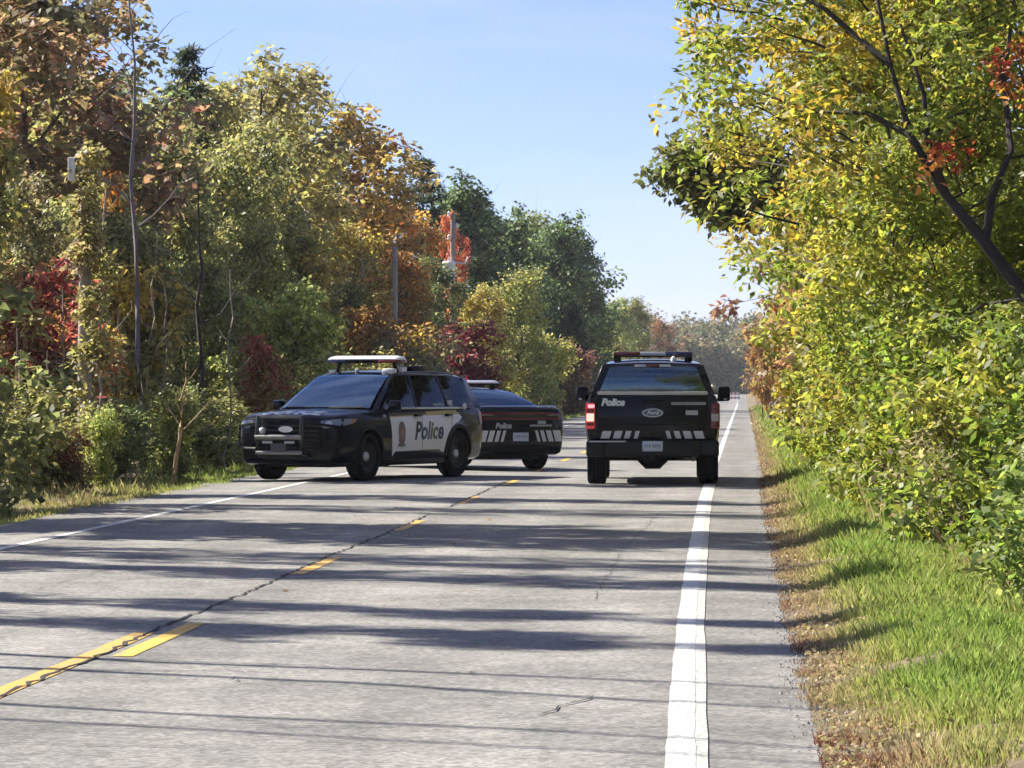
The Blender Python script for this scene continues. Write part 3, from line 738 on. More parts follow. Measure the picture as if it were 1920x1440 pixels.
for k, (px_, Y, top) in enumerate([(97, 63, 640), (142, 66, 690), (205, 68, 560), (420, 74, 480), (262, 72, 420), (690, 118, 420), (940, 150, 560), (118, 65, 520), (300, 74, 520), (15, 63, 600)]):
    bare('pale_stem', spot(px_, Y), Y, hgt(top, Y), 60+k, 'thin pale leafless stem '+where(spot(px_, Y), Y), 0.022, 5, 0.16, M('stem_bark', (0.22, 0.19, 0.16), 0.9, var=0.4, scale=7), 'pale stems in the left bank')
# trees left of the picture whose shadows cross the road
for i, (X, Y, H, kd, w) in enumerate([(-13.2, 27.6, 12.6, 'slim', 0.7), (-13.4, 34.2, 12.8, 'slim', 0.75), (-13.1, 36.8, 12.2, 'airy', 0.42), (-13.2, 29.9, 12.4, 'slim', 0.55), (-13.2, 49.4, 12.6, 'airy', 0.4), (-13.0, 41.6, 12.9, 'slim', 1.5), (-13.3, 43.9, 12.4, 'slim', 1.0), (-13.6, 54.0, 12.8, 'slim', 0.9), (-13.0, 61.5, 12.4, 'slim', 0.8)]):
    tree('roadside_tree', kd, X, Y, H, OLIVE, YEL, 'slim tall tree on the left bank outside the picture', 'tree', 'slim trees left of the picture', w)
for i, (X, Y, H) in enumerate([(-11.0, 23.0, 12.0), (-11.3, 24.2, 12.6), (-10.8, 20.9, 11.4), (-11.1, 20.2, 11.4)]):
    bare('bare_sapling', X, Y, H, 30+i, 'leafless sapling on the left bank outside the picture', 0.13-0.02*i, 5, 0.10, BARK, 'bare saplings left of the picture')

# far left trees along the road
px_tree('spruce_tree', 'pine', 1088, 575, 330, (0.04, 0.06, 0.035), DGRN, 'far dark spruce left of the far utility pole', 1.3)
px_tree('spruce_tree', 'pine', 1112, 565, 345, (0.04, 0.06, 0.035), DGRN, 'far dark spruce behind the far utility pole', 1.2)
px_tree('poplar_tree', 'broad', 1150, 560, 352, (0.13, 0.15, 0.055), LGRN, 'far rounded pale green tree above the pickup', 1.0)
px_tree('poplar_tree', 'broad2', 1188, 552, 362, (0.14, 0.15, 0.06), OLIVEY, 'far pale green tree right of its rounded twin', 1.0)
px_tree('maple_tree', 'broad', 1240, 596, 455, (0.15, 0.10, 0.06), RUST, 'far brown tree above the pickup light bar', 0.9)
px_tree('maple_tree', 'broad2', 1135, 620, 300, (0.15, 0.15, 0.06), YEL, 'far low yellow-green tree behind the pickup left shoulder', 1.2)
G_FAR = 'far trees lining the road'
for i in range(26):
    Y = 250+i*16+rb.uniform(-5, 5); X = rb.uniform(-15, -10.5)
    tree('far_tree', rb.choice(['broad', 'broad2', 'dense', 'pine']), X, Y, rb.uniform(3.2, 6.5) if Y < 420 else rb.uniform(5, 8), rb.choice([OLIVE, GRN, OLIVEY, BRN, DGRN]), rb.choice([OLIVEY, ORG, YEL, RUST]),
         'one of the far hazy trees lining the left of the road', 'tree', G_FAR, rb.uniform(0.9, 1.2))

# woods behind the left bank and the wood closing the far end (each reads as one mass)
def wood(name, boxes, seed, L, W, per, crad, color, accent, label):
    rng = np.random.default_rng(seed); C = []
    for (x0, x1, y0, y1, z0, z1, n) in boxes:
        z = z0+(z1-z0)*rng.random(n)
        x = x0+(x1-x0)*rng.random(n); y = y0+(y1-y0)*rng.random(n)
        lim = z1*(0.72+0.16*np.sin(x*0.9+y*0.23)+0.12*np.sin(y*0.61-x*0.4))
        z = np.minimum(z, lim)
        C.append(np.stack([x, y, z], 1))
    C = np.concatenate(C)
    me = leaves_mesh(C, np.full(len(C), crad)*(0.6+0.8*rng.random(len(C))), per, L, W, rng)
    me.materials.append(LEAF); o = obj(name, me); o.color = (*color, 1); o['accent'] = list(accent)
    return tag(o, label, 'woodland', kind='stuff')
wood('woodland', [(-30, -19, 75, 130, 0.2, 6, 1100), (-28, -17, 130, 320, 0.2, 6.5, 1800)], 21, 0.32, 0.22, 22, 0.9, OLIVE, OLIVEY, 'deep olive woodland filling in behind the left trees')
wood('far_woodland', [(-62, 40, 735, 760, 0.0, 12.5, 3400), (-62, 40, 760, 800, 6, 17.5, 2200)], 22, 0.75, 0.55, 30, 1.7, (0.085, 0.105, 0.055), (0.19, 0.14, 0.07), 'far hazy autumn wood closing the end of the road')

# right side ----------------------------------------------------------------------------------------------------------
RT = {}
def hero(name, seed, X, Y, args, color, accent, label, cat='tree', rot=0.0):
    tr, cr = gen_tree(seed, **args)
    e = empty(name, (X, Y, float(ground_z(X))), rot)
    obj('trunk', tr, None, e); c = obj('crown', cr, None, e); c.color = (*color, 1); c['accent'] = list(accent)
    return tag(e, label, cat)
GA, GB = (0.165, 0.205, 0.045), (0.40, 0.31, 0.05)
def leaning_tree():
    rng = np.random.default_rng(201)
    base = Vector((4.3, 36.0, float(ground_z(4.3))))
    e = empty('locust_tree', base)
    rel = lambda p: (p[0]-base.x, p[1]-base.y, p[2]-base.z)
    main = [(4.35, 36.0, -0.4), (3.85, 36.0, 0.8), (3.30, 36.0, 1.62), (2.70, 36.0, 2.33), (2.30, 36.0, 2.86), (1.93, 36.05, 3.32), (1.60, 36.2, 3.90), (1.42, 36.5, 4.6), (1.25, 37.0, 5.6), (1.15, 37.4, 6.8)]
    paths = [([rel(p) for p in main], [0.13, 0.105, 0.084, 0.070, 0.060, 0.048, 0.034, 0.022, 0.014, 0.008])]
    for pts, r in (([(2.30, 36, 2.86), (2.36, 36, 3.3), (2.55, 36.1, 3.75), (2.5, 36.4, 4.4), (2.65, 36.8, 5.4)], 0.05),
                   ([(1.93, 36.05, 3.32), (1.75, 36.0, 3.85), (1.72, 36.1, 4.3), (1.5, 36.3, 5.0)], 0.045),
                   ([(1.60, 36.2, 3.90), (1.2, 36.6, 4.15), (0.6, 37.0, 4.2), (0.0, 37.4, 4.35)], 0.034),
                   ([(2.70, 36, 2.33), (2.3, 36.1, 2.28), (1.95, 36.3, 2.05), (1.6, 36.5, 1.9)], 0.022),
                   ([(1.42, 36.5, 4.6), (0.8, 37.0, 5.2), (0.1, 37.6, 5.7), (-0.4, 38, 6.0)], 0.034),
                   ([(2.5, 36.4, 4.4), (2.0, 36.9, 5.2), (1.7, 37.4, 6.2)], 0.03)):
        paths.append(([rel(p) for p in pts], list(np.linspace(r, r*0.3, len(pts)))))
    C = []
    while len(C) < 380:
        p = np.array([1.55, 38.4, 5.2])+rng.normal(0, 1, 3)*np.array([1.15, 1.7, 1.35])
        if p[0] < -0.95+0.25*max(0, 5.2-p[2]) or p[2] < 2.2 or p[2] > 8.4: continue
        if p[1] < 37.2 and p[2] < 3.9 and abs((p[0]-1.9)+(p[2]-3.35)*0.78) < 0.5: continue       # the trunk stays in the open
        if rng.random() < 0.35+0.3*math.sin(p[0]*2.7+p[2]*3.1)*math.sin(p[2]*2.3-p[1]*1.7): continue
        C.append(p)
    C = np.array(C)
    Cl = C-np.array(base)
    for k in range(0, len(C), 3):
        t = np.array([1.5, 37.0, C[k][2]-0.5]); 
        paths.append((curve_pts(tuple(t*0.45+C[k]*0.55-np.array(base)), tuple(Cl[k]), rng, 3, 0, 0.05), [0.014, 0.011, 0.008, 0.004]))
    cr = np.clip(0.15+0.55*(C[:, 2]-3.5)/4+rng.normal(0, 0.25, len(C))-0.12*(C[:, 0]-1.0), 0, 1)
    cm = leaves_mesh(Cl, np.full(len(C), 0.36)*(0.6+0.7*rng.random(len(C))), 88, 0.105, 0.048, rng, crand=cr); cm.materials.append(LEAF)
    V, Fc = [], []
    for k, (pts, rads) in enumerate(paths): tube_data(pts, rads, 10 if k == 0 else 6, V, Fc, cap=False)
    tm = mesh_from(V, Fc, 60); tm.materials.append(BARK_DARK)
    obj('trunk', tm, None, e); c = obj('crown', cm, None, e); c.color = (*GA, 1); c['accent'] = [0.40, 0.30, 0.065]
    tag(e, 'large leaning yellow-green tree with dark trunk at right', 'tree')
leaning_tree()
def RH(name, seed, X, Y, H, Rc, zb, nl, cpl, per, L, W, crad, r0, lean, shape, c, a, lb, cat='tree', bark=None, spread=0.40):
    hero(name, seed, X, Y, dict(H=H, Rc=Rc, zb=zb, nl=nl, cpl=cpl, per=per, L=L, W=W, crad=crad*0.74, r0=r0, lean=lean, shape=shape, spread=0.5, bark=bark, shoots=2), (c[0]*0.80, c[1]*0.93, c[2]*1.05), (a[0]*0.80, a[1]*0.93, a[2]*1.15), lb, cat)
RH('locust_tree', 202, 4.4, 52, 10.0, 3.1, 0.16, 30, 11, 78, 0.13, 0.062, 0.58, 0.15, (-2.2, 0), 'round', (0.22, 0.235, 0.045), (0.48, 0.30, 0.05), 'golden-green tree behind the leaning dark trunk', bark=BARK_DARK)
def overhang_maple():
    rng = np.random.default_rng(203); base = Vector((3.1, 66.0, float(ground_z(3.1)))); e = empty('maple_tree', base)
    rel = lambda p: (p[0]-base.x, p[1]-base.y, p[2]-base.z)
    main = [(3.1, 66, -0.3), (2.7, 66, 1.6), (2.0, 66, 3.2), (1.1, 66, 4.2), (0.2, 66, 4.9), (-0.7, 66, 5.4), (-1.3, 66, 5.9)]
    paths = [([rel(p) for p in main], [0.15, 0.12, 0.095, 0.07, 0.05, 0.03, 0.012])]
    C = []
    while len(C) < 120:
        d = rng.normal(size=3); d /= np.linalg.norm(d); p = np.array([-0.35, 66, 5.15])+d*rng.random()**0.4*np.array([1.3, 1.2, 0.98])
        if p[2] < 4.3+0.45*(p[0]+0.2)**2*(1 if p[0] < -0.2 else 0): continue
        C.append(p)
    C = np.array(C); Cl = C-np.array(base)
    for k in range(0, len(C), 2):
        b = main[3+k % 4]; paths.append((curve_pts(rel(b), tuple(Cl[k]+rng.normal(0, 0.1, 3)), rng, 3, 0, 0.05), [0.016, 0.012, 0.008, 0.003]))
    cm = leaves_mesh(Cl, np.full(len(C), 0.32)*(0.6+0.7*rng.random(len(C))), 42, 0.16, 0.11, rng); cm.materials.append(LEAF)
    V, Fc = [], []
    for k, (pts, rads) in enumerate(paths): tube_data(pts, rads, 8 if k == 0 else 4, V, Fc, cap=False)
    tm = mesh_from(V, Fc, 60); tm.materials.append(BARK_DARK)
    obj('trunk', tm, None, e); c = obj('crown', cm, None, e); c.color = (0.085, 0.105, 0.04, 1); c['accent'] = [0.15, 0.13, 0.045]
    tag(e, 'dark green maple branch reaching over the road at right', 'tree')
overhang_maple()
RH('locust_tree', 204, 2.9, 84, 7.2, 2.7, 0.08, 24, 9, 76, 0.16, 0.10, 0.58, 0.12, (-0.8, 0), 'round', (0.28, 0.24, 0.06), (0.34, 0.17, 0.09), 'yellow and rosy tree on the right beyond the pickup')
RH('alder_bush', 205, 2.75, 27.2, 2.45, 1.3, 0.08, 20, 10, 84, 0.085, 0.048, 0.34, 0.045, (0.15, 0), 'round', (0.15, 0.18, 0.035), (0.28, 0.26, 0.05), 'dense green bush at the right edge above the grass', 'bush')
RH('alder_bush', 206, 3.3, 31.5, 2.7, 1.5, 0.06, 20, 10, 84, 0.09, 0.052, 0.36, 0.05, (-0.2, 0), 'round', (0.17, 0.20, 0.035), (0.32, 0.28, 0.05), 'green bush behind the right edge bush', 'bush')
RH('alder_bush', 207, 2.7, 38.6, 4.4, 1.9, 0.06, 24, 11, 80, 0.095, 0.055, 0.40, 0.05, (-0.3, 0), 'round', (0.185, 0.215, 0.038), (0.38, 0.32, 0.055), 'broad yellow-green bush in the middle of the right bank', 'bush')
RH('willow_bush', 208, 2.0, 43.5, 4.2, 1.55, 0.10, 22, 10, 76, 0.10, 0.05, 0.38, 0.045, (-0.1, 0), 'round', (0.22, 0.235, 0.045), (0.42, 0.34, 0.06), 'sunlit yellow-green bush overhanging the right verge', 'bush')
RH('willow_bush', 209, 2.3, 52.0, 4.6, 1.6, 0.08, 20, 10, 76, 0.115, 0.062, 0.42, 0.045, (0, 0), 'round', (0.23, 0.245, 0.045), (0.42, 0.31, 0.06), 'bright bush on the right beside the pickup shadow', 'bush')
RH('willow_bush', 210, 2.2, 64.0, 5.2, 1.8, 0.06, 20, 10, 76, 0.13, 0.075, 0.48, 0.05, (0, 0), 'round', (0.25, 0.245, 0.045), (0.44, 0.28, 0.06), 'yellow bush on the right just past the pickup', 'bush')
RH('raspberry_bush', 211, 2.05, 25.0, 1.25, 0.6, 0.1, 10, 6, 40, 0.08, 0.05, 0.22, 0.02, (0, 0), 'up', (0.20, 0.24, 0.06), (0.36, 0.32, 0.10), 'low leafy shoots at the foot of the right bushes', 'bush')
RH('raspberry_bush', 212, 1.75, 33.5, 1.2, 0.7, 0.1, 9, 5, 24, 0.08, 0.04, 0.26, 0.02, (0, 0), 'up', (0.28, 0.20, 0.12), (0.36, 0.30, 0.10), 'dry tawny shrub under the right bushes', 'bush')
RH('alder_bush', 215, 2.5, 33.5, 2.5, 1.2, 0.06, 18, 9, 76, 0.09, 0.05, 0.34, 0.04, (-0.1, 0), 'round', (0.18, 0.21, 0.04), (0.36, 0.30, 0.06), 'yellow-green bush low below the leaning trunk', 'bush')
RH('locust_tree', 213, 5.4, 46, 9.6, 3.2, 0.14, 30, 11, 80, 0.125, 0.06, 0.60, 0.14, (-1.2, 0), 'round', (0.20, 0.22, 0.04), (0.44, 0.30, 0.05), 'yellow-green tree filling the right edge behind the leaning trunk', bark=BARK_DARK)
RH('locust_tree', 214, 2.7, 60, 8.2, 2.3, 0.16, 28, 10, 74, 0.14, 0.07, 0.56, 0.12, (-0.6, 0), 'round', (0.21, 0.225, 0.045), (0.42, 0.28, 0.06), 'olive-gold tree between the leaning tree and the dark branch tip', bark=BARK_DARK)
for i, (X, Y, H, kd, c, a, lb, w) in enumerate([
    (3.2, 98, 7.5, 'broad', (0.28, 0.20, 0.04), (0.40, 0.15, 0.06), 'orange-yellow tree, fourth along the right roadside', 0.95),
    (3.1, 122, 7.0, 'broad2', (0.25, 0.20, 0.04), (0.36, 0.14, 0.06), 'yellow-brown tree far along the right roadside', 1.1),
    (2.6, 150, 6.2, 'broad', (0.26, 0.22, 0.045), (0.40, 0.16, 0.05), 'small golden tree before the coral shrub at right', 1.1),
    (3.4, 185, 8.0, 'dense', OLIVEY, YEL, 'olive tree beyond the coral shrub at right', 0.9),
    (3.6, 235, 8.5, 'broad', OLIVEY, ORG, 'distant yellow-olive tree at right of the road', 1.0),
    (3.8, 300, 9.0, 'broad2', OLIVE, ORG, 'distant olive tree closing the right roadside', 1.0)]):
    tree('roadside_tree', kd, X, Y, H, c, a, lb, 'tree', None, w)
tree('sumac_shrub', 'sumac', 0.75, 150, 4.1, (0.30, 0.18, 0.08), (0.32, 0.24, 0.09), 'coral orange shrub leaning out at the right road edge', 'shrub', None, 0.5)
def red_creeper(pts, base, seed, label):
    rng = np.random.default_rng(seed); e = empty('red_creeper', base)
    C = np.array(pts)-np.array(base)
    cm = leaves_mesh(C, np.full(len(C), 0.15)*(0.7+0.6*rng.random(len(C))), 22, 0.10, 0.055, rng); cm.materials.append(LEAF)
    st = [(curve_pts(tuple(C[k]+np.array([0.1, 0.05, -0.3])), tuple(C[k]), rng, 3), [0.012, 0.010, 0.006, 0.003]) for k in range(len(C))]
    V, Fc = [], []
    for pts_, rr in st: tube_data(pts_, rr, 4, V, Fc, cap=False)
    vm = mesh_from(V, Fc); vm.materials.append(BARK_DARK); obj('vine', vm, None, e)
    c = obj('leaves', cm, None, e); c.color = (0.42, 0.11, 0.075, 1); c['accent'] = list(ORG)
    tag(e, label, 'creeper')
red_creeper([(1.98, 35.85, 3.62), (1.88, 35.85, 3.78), (1.80, 35.8, 3.70), (2.08, 35.9, 3.80), (1.72, 35.8, 3.52)], (1.9, 35.95, 3.4), 301, 'red creeper leaves on the leaning trunk')
red_creeper([(2.42, 35.6, 4.5), (2.55, 35.6, 4.65), (2.62, 35.7, 4.42), (2.5, 35.6, 4.3), (2.66, 35.6, 4.75), (2.36, 35.7, 4.62), (2.6, 35.6, 4.2)], (2.6, 35.8, 4.2), 302, 'red creeper leaves in the upper right corner')
rb2 = random.Random(8)
for i in range(16):
    Y = 30+i*5.5; X = rb2.uniform(4.6, 7.5)
    tree('bank_shrub', rb2.choice(['dense', 'broad2', 'broad']), X, Y, rb2.uniform(4.0, 6.5), rb2.choice([(0.2, 0.22, 0.04), OLIVEY, (0.16, 0.18, 0.04)]), rb2.choice([YEL, OLIVEY, ORG]),
         'green shrub standing deep inside the right bank', 'shrub', 'shrubs deep in the right bank', 0.9)
# dark stump by the sandy patch
V, Fc = [], []
tube_data([(0, 0, -0.1), (0.02, 0, 0.15), (0.0, 0.02, 0.42)], [0.26, 0.17, 0.13], 9, V, Fc)
st = obj('tree_stump', mesh_from(V, Fc, 40), BARK_DARK); st.location = (1.12, 152, 0.0); tag(st, 'short black stump beside the pale sandy patch at right', 'stump')

# ------------------------------------------------------------------ utility poles
WOODP = M('pole_wood', (0.30, 0.27, 0.24), 0.85, var=0.3, scale=4, bump=0.3)
STEELG = M('galvanised_steel', (0.62, 0.63, 0.64), 0.45, 0.4)
WHITEM = M('white_enamel', (0.80, 0.80, 0.78), 0.4)
def pole(X, Y, H, label, can=None, arm=True):
    e = empty('utility_pole', (X, Y, float(ground_z(X))))
    obj('shaft', tube_mesh([([(0, 0, -0.3), (0, 0, H*0.5), (0.02, 0, H)], [0.13, 0.115, 0.09])], 10), WOODP, e)
    if arm:
        obj('bracket', tube_mesh([([(0, -0.08, H-1.9), (0.5, -0.08, H-1.95), (0.62, -0.08, H-1.7)], 0.045)], 6), STEELG, e)
        for k in range(3):
            obj('insulator', lathe_mesh([(0, H-0.12-0.45*k), (0.06, H-0.1-0.45*k), (0.035, H-0.02-0.45*k), (0.06, H+0.04-0.45*k), (0, H+0.1-0.45*k)], 8, 'z'), WHITEM, e).location = (0.17 if k % 2 else -0.15, 0, 0)
    if can:
        z0, z1, r = can
        c = obj('transformer', lathe_mesh([(0, z0), (r*0.92, z0), (r, z0+0.05), (r, z1-0.08), (r*1.04, z1-0.06), (r*1.04, z1-0.02), (r*0.8, z1+0.04), (0, z1+0.05)], 16, 'z'), WHITEM, e)
        c.location = (-0.12, -0.2-r*0.4, 0)
        b = obj('bushing', lathe_mesh([(0, z1), (0.04, z1+0.02), (0.025, z1+0.12), (0.04, z1+0.18), (0, z1+0.2)], 8, 'z'), STEELG, c); b.location = (0, 0, 0)
    return tag(e, label, 'utility pole')
pole(spot(848, 146), 146, hgt(392, 146), 'utility pole with transformer and side bracket above the SUV tail', (5.6, 6.5, 0.26))
pole(spot(738, 122), 122, hgt(452, 122), 'grey plain pole among golden leaves above the SUV roof', None, False)
pole(spot(1120, 288), 288, hgt(566, 288), 'thin far utility pole with white can left of the pickup cab', (4.4, 5.6, 0.24))
pole(spot(1222, 452), 452, hgt(618, 452), 'farthest pale utility pole right above the pickup light bar', (3.0, 4.2, 0.26))
vp = pole(spot(150, 63), 63, hgt(345, 63), 'creeper-covered pole with white box showing at far left', None, False)
wb = obj('white_box', box_mesh(-0.08, 0.03, -0.34, -0.16, 0, 0.40, 0.02), WHITEM, vp); wb.location = (-0.13, -0.1, hgt(347, 63)+0.25)
rv = np.random.default_rng(64)
cc = np.stack([rv.normal(0.10, 0.13, 60), rv.normal(-0.22, 0.16, 60), 0.2+5.6*rv.random(60)], 1)
cm = leaves_mesh(cc, np.full(60, 0.26), 55, 0.11, 0.08, rv); cm.materials.append(LEAF)
cv = obj('creeper', cm, None, vp); cv.color = (*OLIVEY, 1); cv['accent'] = list(BRN)

WIREM = M('wire_black', (0.02, 0.02, 0.02), 0.6)
for dz, lb in ((0.0, 'upper sagging wire strung between the far utility poles'), (0.9, 'lower sagging wire strung between the far utility poles')):
    P = [(spot(848, 146), 146, hgt(392, 146)-0.1-dz), (spot(1120, 288), 288, hgt(566, 288)-0.1-dz), (spot(1222, 452), 452, hgt(618, 452)-0.1-dz)]
    pts = []
    for a, b in zip(P[:-1], P[1:]):
        for k in range(12):
            t = k/12; pts.append((a[0]+(b[0]-a[0])*t, a[1]+(b[1]-a[1])*t, a[2]+(b[2]-a[2])*t-1.6*4*t*(1-t)*0.5))
    pts.append(P[-1])
    tag(obj('overhead_wire', tube_mesh([(pts, 0.011)], 5), WIREM), lb, 'wire')

# ------------------------------------------------------------------ vehicle helpers
PAINT = M('black_car_paint', (0.003, 0.005, 0.011), 0.3, 0.0, 0.9, var=0.15, scale=2, spec=0.06)
PLASTIC = M('black_trim_plastic', (0.008, 0.008, 0.010), 0.5, var=0.2, spec=0.15)
TYRE = M('tyre_rubber', (0.006, 0.006, 0.007), 0.8, spec=0.15, var=0.3, scale=14, bump=0.3)
RIM = M('black_steel_rim', (0.014, 0.014, 0.016), 0.45, 0.3)
CHROME = M('brushed_chrome', (0.62, 0.62, 0.60), 0.28, 0.9)
CAP = M('hub_cap_silver', (0.68, 0.68, 0.66), 0.35, 0.4)
WRAP = M('white_door_wrap', (0.90, 0.90, 0.88), 0.4, var=0.05, coat=0.3)
GOLD = M('gold_stripe', (0.58, 0.44, 0.14), 0.5, var=0.3)
BROWN = M('dark_bronze_stripe', (0.09, 0.06, 0.035), 0.5, var=0.3)
REFL = M('reflective_grey', (0.54, 0.55, 0.58), 0.45, var=0.12, scale=30)
REFL_D = M('dim_reflective_grey', (0.33, 0.37, 0.38), 0.45, var=0.25, scale=30)
REDL = M('red_lens', (0.16, 0.010, 0.018), 0.12, coat=0.8, trans=0.1)
DREDL = M('dark_red_lens', (0.12, 0.010, 0.018), 0.12, coat=0.8)
BLUEL = M('blue_lens', (0.012, 0.016, 0.11), 0.12, coat=0.8)
CLEARL = M('clear_lens', (0.60, 0.62, 0.66), 0.1, coat=0.8)
HEADL = M('headlight_lens', (0.20, 0.25, 0.31), 0.08, coat=1.0)
AMBER = M('amber_lens', (0.45, 0.17, 0.05), 0.2, coat=0.6)
GLOW_RED = M('glow_red_lamp', (0.55, 0.05, 0.05), 0.15, coat=0.6, emit=(1.0, 0.06, 0.07), estr=0.10)  # pickup's left tail light: added emission brightens it, the right one has none
GLOW_PALE = M('glow_pale_lamp', (0.9, 0.75, 0.6), 0.2, emit=(1.0, 0.62, 0.50), estr=0.42)
PLATE = M('licence_plate', (0.46, 0.53, 0.62), 0.45, var=0.08)
PLATE_T = M('plate_characters', (0.10, 0.14, 0.22), 0.5)
SEATM = M('seat_fabric', (0.02, 0.02, 0.024), 0.9)
G_WIND = glass_mat('windscreen_glass', (0.70, 0.76, 0.80), 1.7, 0.20, (0.62, 0.84, 1.0))
G_SIDE = glass_mat('tinted_side_glass', (0.10, 0.10, 0.11))
G_REAR = glass_mat('tinted_rear_glass', (0.46, 0.54, 0.62), 1.65, 0.05, (0.66, 0.86, 1.0))

def bvh_of(ob):
    me = ob.data; return BVHTree.FromPolygons([v.co for v in me.vertices], [tuple(p.vertices) for p in me.polygons])
def boolean_cut(me, cutters):
    tmp = bpy.data.objects.new('tmp', me); COL.objects.link(tmp); cs = []
    for c in cutters:
        o = bpy.data.objects.new('cut', c); COL.objects.link(o); cs.append(o)
        md = tmp.modifiers.new('b', 'BOOLEAN'); md.operation = 'DIFFERENCE'; md.solver = 'EXACT'; md.object = o
    bpy.context.view_layer.update()
    dg = bpy.context.evaluated_depsgraph_get()
    out = bpy.data.meshes.new_from_object(tmp.evaluated_get(dg))
    for o in cs + [tmp]: bpy.data.objects.remove(o)
    return out
def ycyl(x, z, r, y0, y1, n=40):
    V = []; 
    for y in (y0, y1):
        for k in range(n):
            t = 2*math.pi*k/n; V.append((x+r*math.cos(t), y, z+r*math.sin(t)))
    Fc = [(k, (k+1) % n, n+(k+1) % n, n+k) for k in range(n)] + [tuple(range(n))[::-1], tuple(range(n, 2*n))]
    bm = bmesh.new(); me = mesh_from(V, Fc); bm.from_mesh(me); bpy.data.meshes.remove(me); return bm_mesh(bm)
SEC = [(0.0, 0.0), (0.55, 0.0), (0.86, 0.0), (0.935, 0.035), (0.965, 0.10), (0.985, 0.28), (1.0, 0.50), (0.995, 0.68), (0.985, 0.80), (0.965, 0.90), (0.93, 0.965), (0.87, 0.992), (0.75, 1.0), (0.4, 1.0), (0.0, 1.0)]
def loft_body(xs, zt, zb, w, n=70, crown=0.03, sec=SEC):
    x = np.linspace(min(xs[0]), max(xs[0]), n)
    # cluster stations near the ends
    u = np.linspace(0, 1, n); u = 0.5-0.5*np.cos(math.pi*(0.08+0.84*u)); u = (u-u[0])/(u[-1]-u[0]); x = min(xs[0])+(max(xs[0])-min(xs[0]))*u
    ZT = pchip(xs[0], zt, x); ZB = pchip(xs[0], zb, x); Wd = pchip(xs[0], w, x)
    ring = [(a, b) for a, b in sec] + [(-a, b) for a, b in sec[-2:0:-1]]
    V = []; m = len(ring)
    for i in range(n):
        h = ZT[i]-ZB[i]
        for a, b in ring:
            cz = crown*(1-(a/0.9)**2) if b > 0.95 and abs(a) < 0.9 else 0
            V.append((x[i], a*Wd[i], ZB[i]+b*h+cz))
    Fc = [(i*m+k, i*m+(k+1) % m, (i+1)*m+(k+1) % m, (i+1)*m+k) for i in range(n-1) for k in range(m)]
    Fc += [tuple(range(m))[::-1], tuple(range((n-1)*m, n*m))]
    bm = bmesh.new(); me = mesh_from(V, Fc); bm.from_mesh(me); bpy.data.meshes.remove(me)
    return bm_mesh(bm, 38)
def pane(corners, bulge=(0, 0, 0), nu=6, nv=5, th=0.006):
    """corners a,b,c,d in order; bulge pushes the middle out"""
    a, b, c, d = [Vector(p) for p in corners]; bl = Vector(bulge)
    nrm = (b-a).cross(d-a).normalized()
    V = []
    for s in (0, 1):
        for j in range(nv+1):
            for i in range(nu+1):
                u, v = i/nu, j/nv
                p = a*(1-u)*(1-v)+b*u*(1-v)+c*u*v+d*(1-u)*v + bl*(4*u*(1-u))*0.5 + bl*(4*v*(1-v))*0.5
                V.append(p - nrm*th*s)
    k = (nu+1)*(nv+1); Fc = []
    for s in (0, 1):
        for j in range(nv):
            for i in range(nu):
                q = [s*k+j*(nu+1)+i, s*k+j*(nu+1)+i+1, s*k+(j+1)*(nu+1)+i+1, s*k+(j+1)*(nu+1)+i]
                Fc.append(tuple(q if s == 0 else q[::-1]))
    return mesh_from(V, Fc, 60)
def bar(a, b, wa, wb, da, db, side):
    """a pillar: a four-sided bar from a to b; w along x, d along y"""
    a, b = Vector(a), Vector(b); V = []
    for p, w, d in ((a, wa, da), (b, wb, db)):
        for sx, sy in ((-1, -1), (1, -1), (1, 1), (-1, 1)): V.append((p.x+sx*w/2, p.y+sy*d/2, p.z))
    Fc = [(0, 1, 5, 4), (1, 2, 6, 5), (2, 3, 7, 6), (3, 0, 4, 7), (3, 2, 1, 0), (4, 5, 6, 7)]
    bm = bmesh.new(); me = mesh_from(V, Fc); bm.from_mesh(me); bpy.data.meshes.remove(me)
    bmesh.ops.bevel(bm, geom=bm.edges[:], offset=0.008, segments=1, affect='EDGES')
    return bm_mesh(bm, 40)
def roof_mesh(xs, zc, hw, th=0.05, n=26):
    x = np.linspace(min(xs), max(xs), n); Z = pchip(xs, zc, x); Wd = pchip(xs, hw, x); V = []
    prof = [(0, 0), (0.4, -0.004), (0.75, -0.016), (0.92, -0.036), (1.0, -0.065), (1.0, -0.09), (0.93, -0.085), (0.7, -0.065), (0, -0.05)]
    ring = prof + [(-a, b) for a, b in prof[-2:0:-1]]; m = len(ring)
    for i in range(n):
        for a, b in ring: V.append((x[i], a*Wd[i], Z[i]+b*th/0.05))
    Fc = [(i*m+k, i*m+(k+1) % m, (i+1)*m+(k+1) % m, (i+1)*m+k) for i in range(n-1) for k in range(m)]
    Fc += [tuple(range(m))[::-1], tuple(range((n-1)*m, n*m))]
    bm = bmesh.new(); me = mesh_from(V, Fc); bm.from_mesh(me); bpy.data.meshes.remove(me); return bm_mesh(bm, 40)
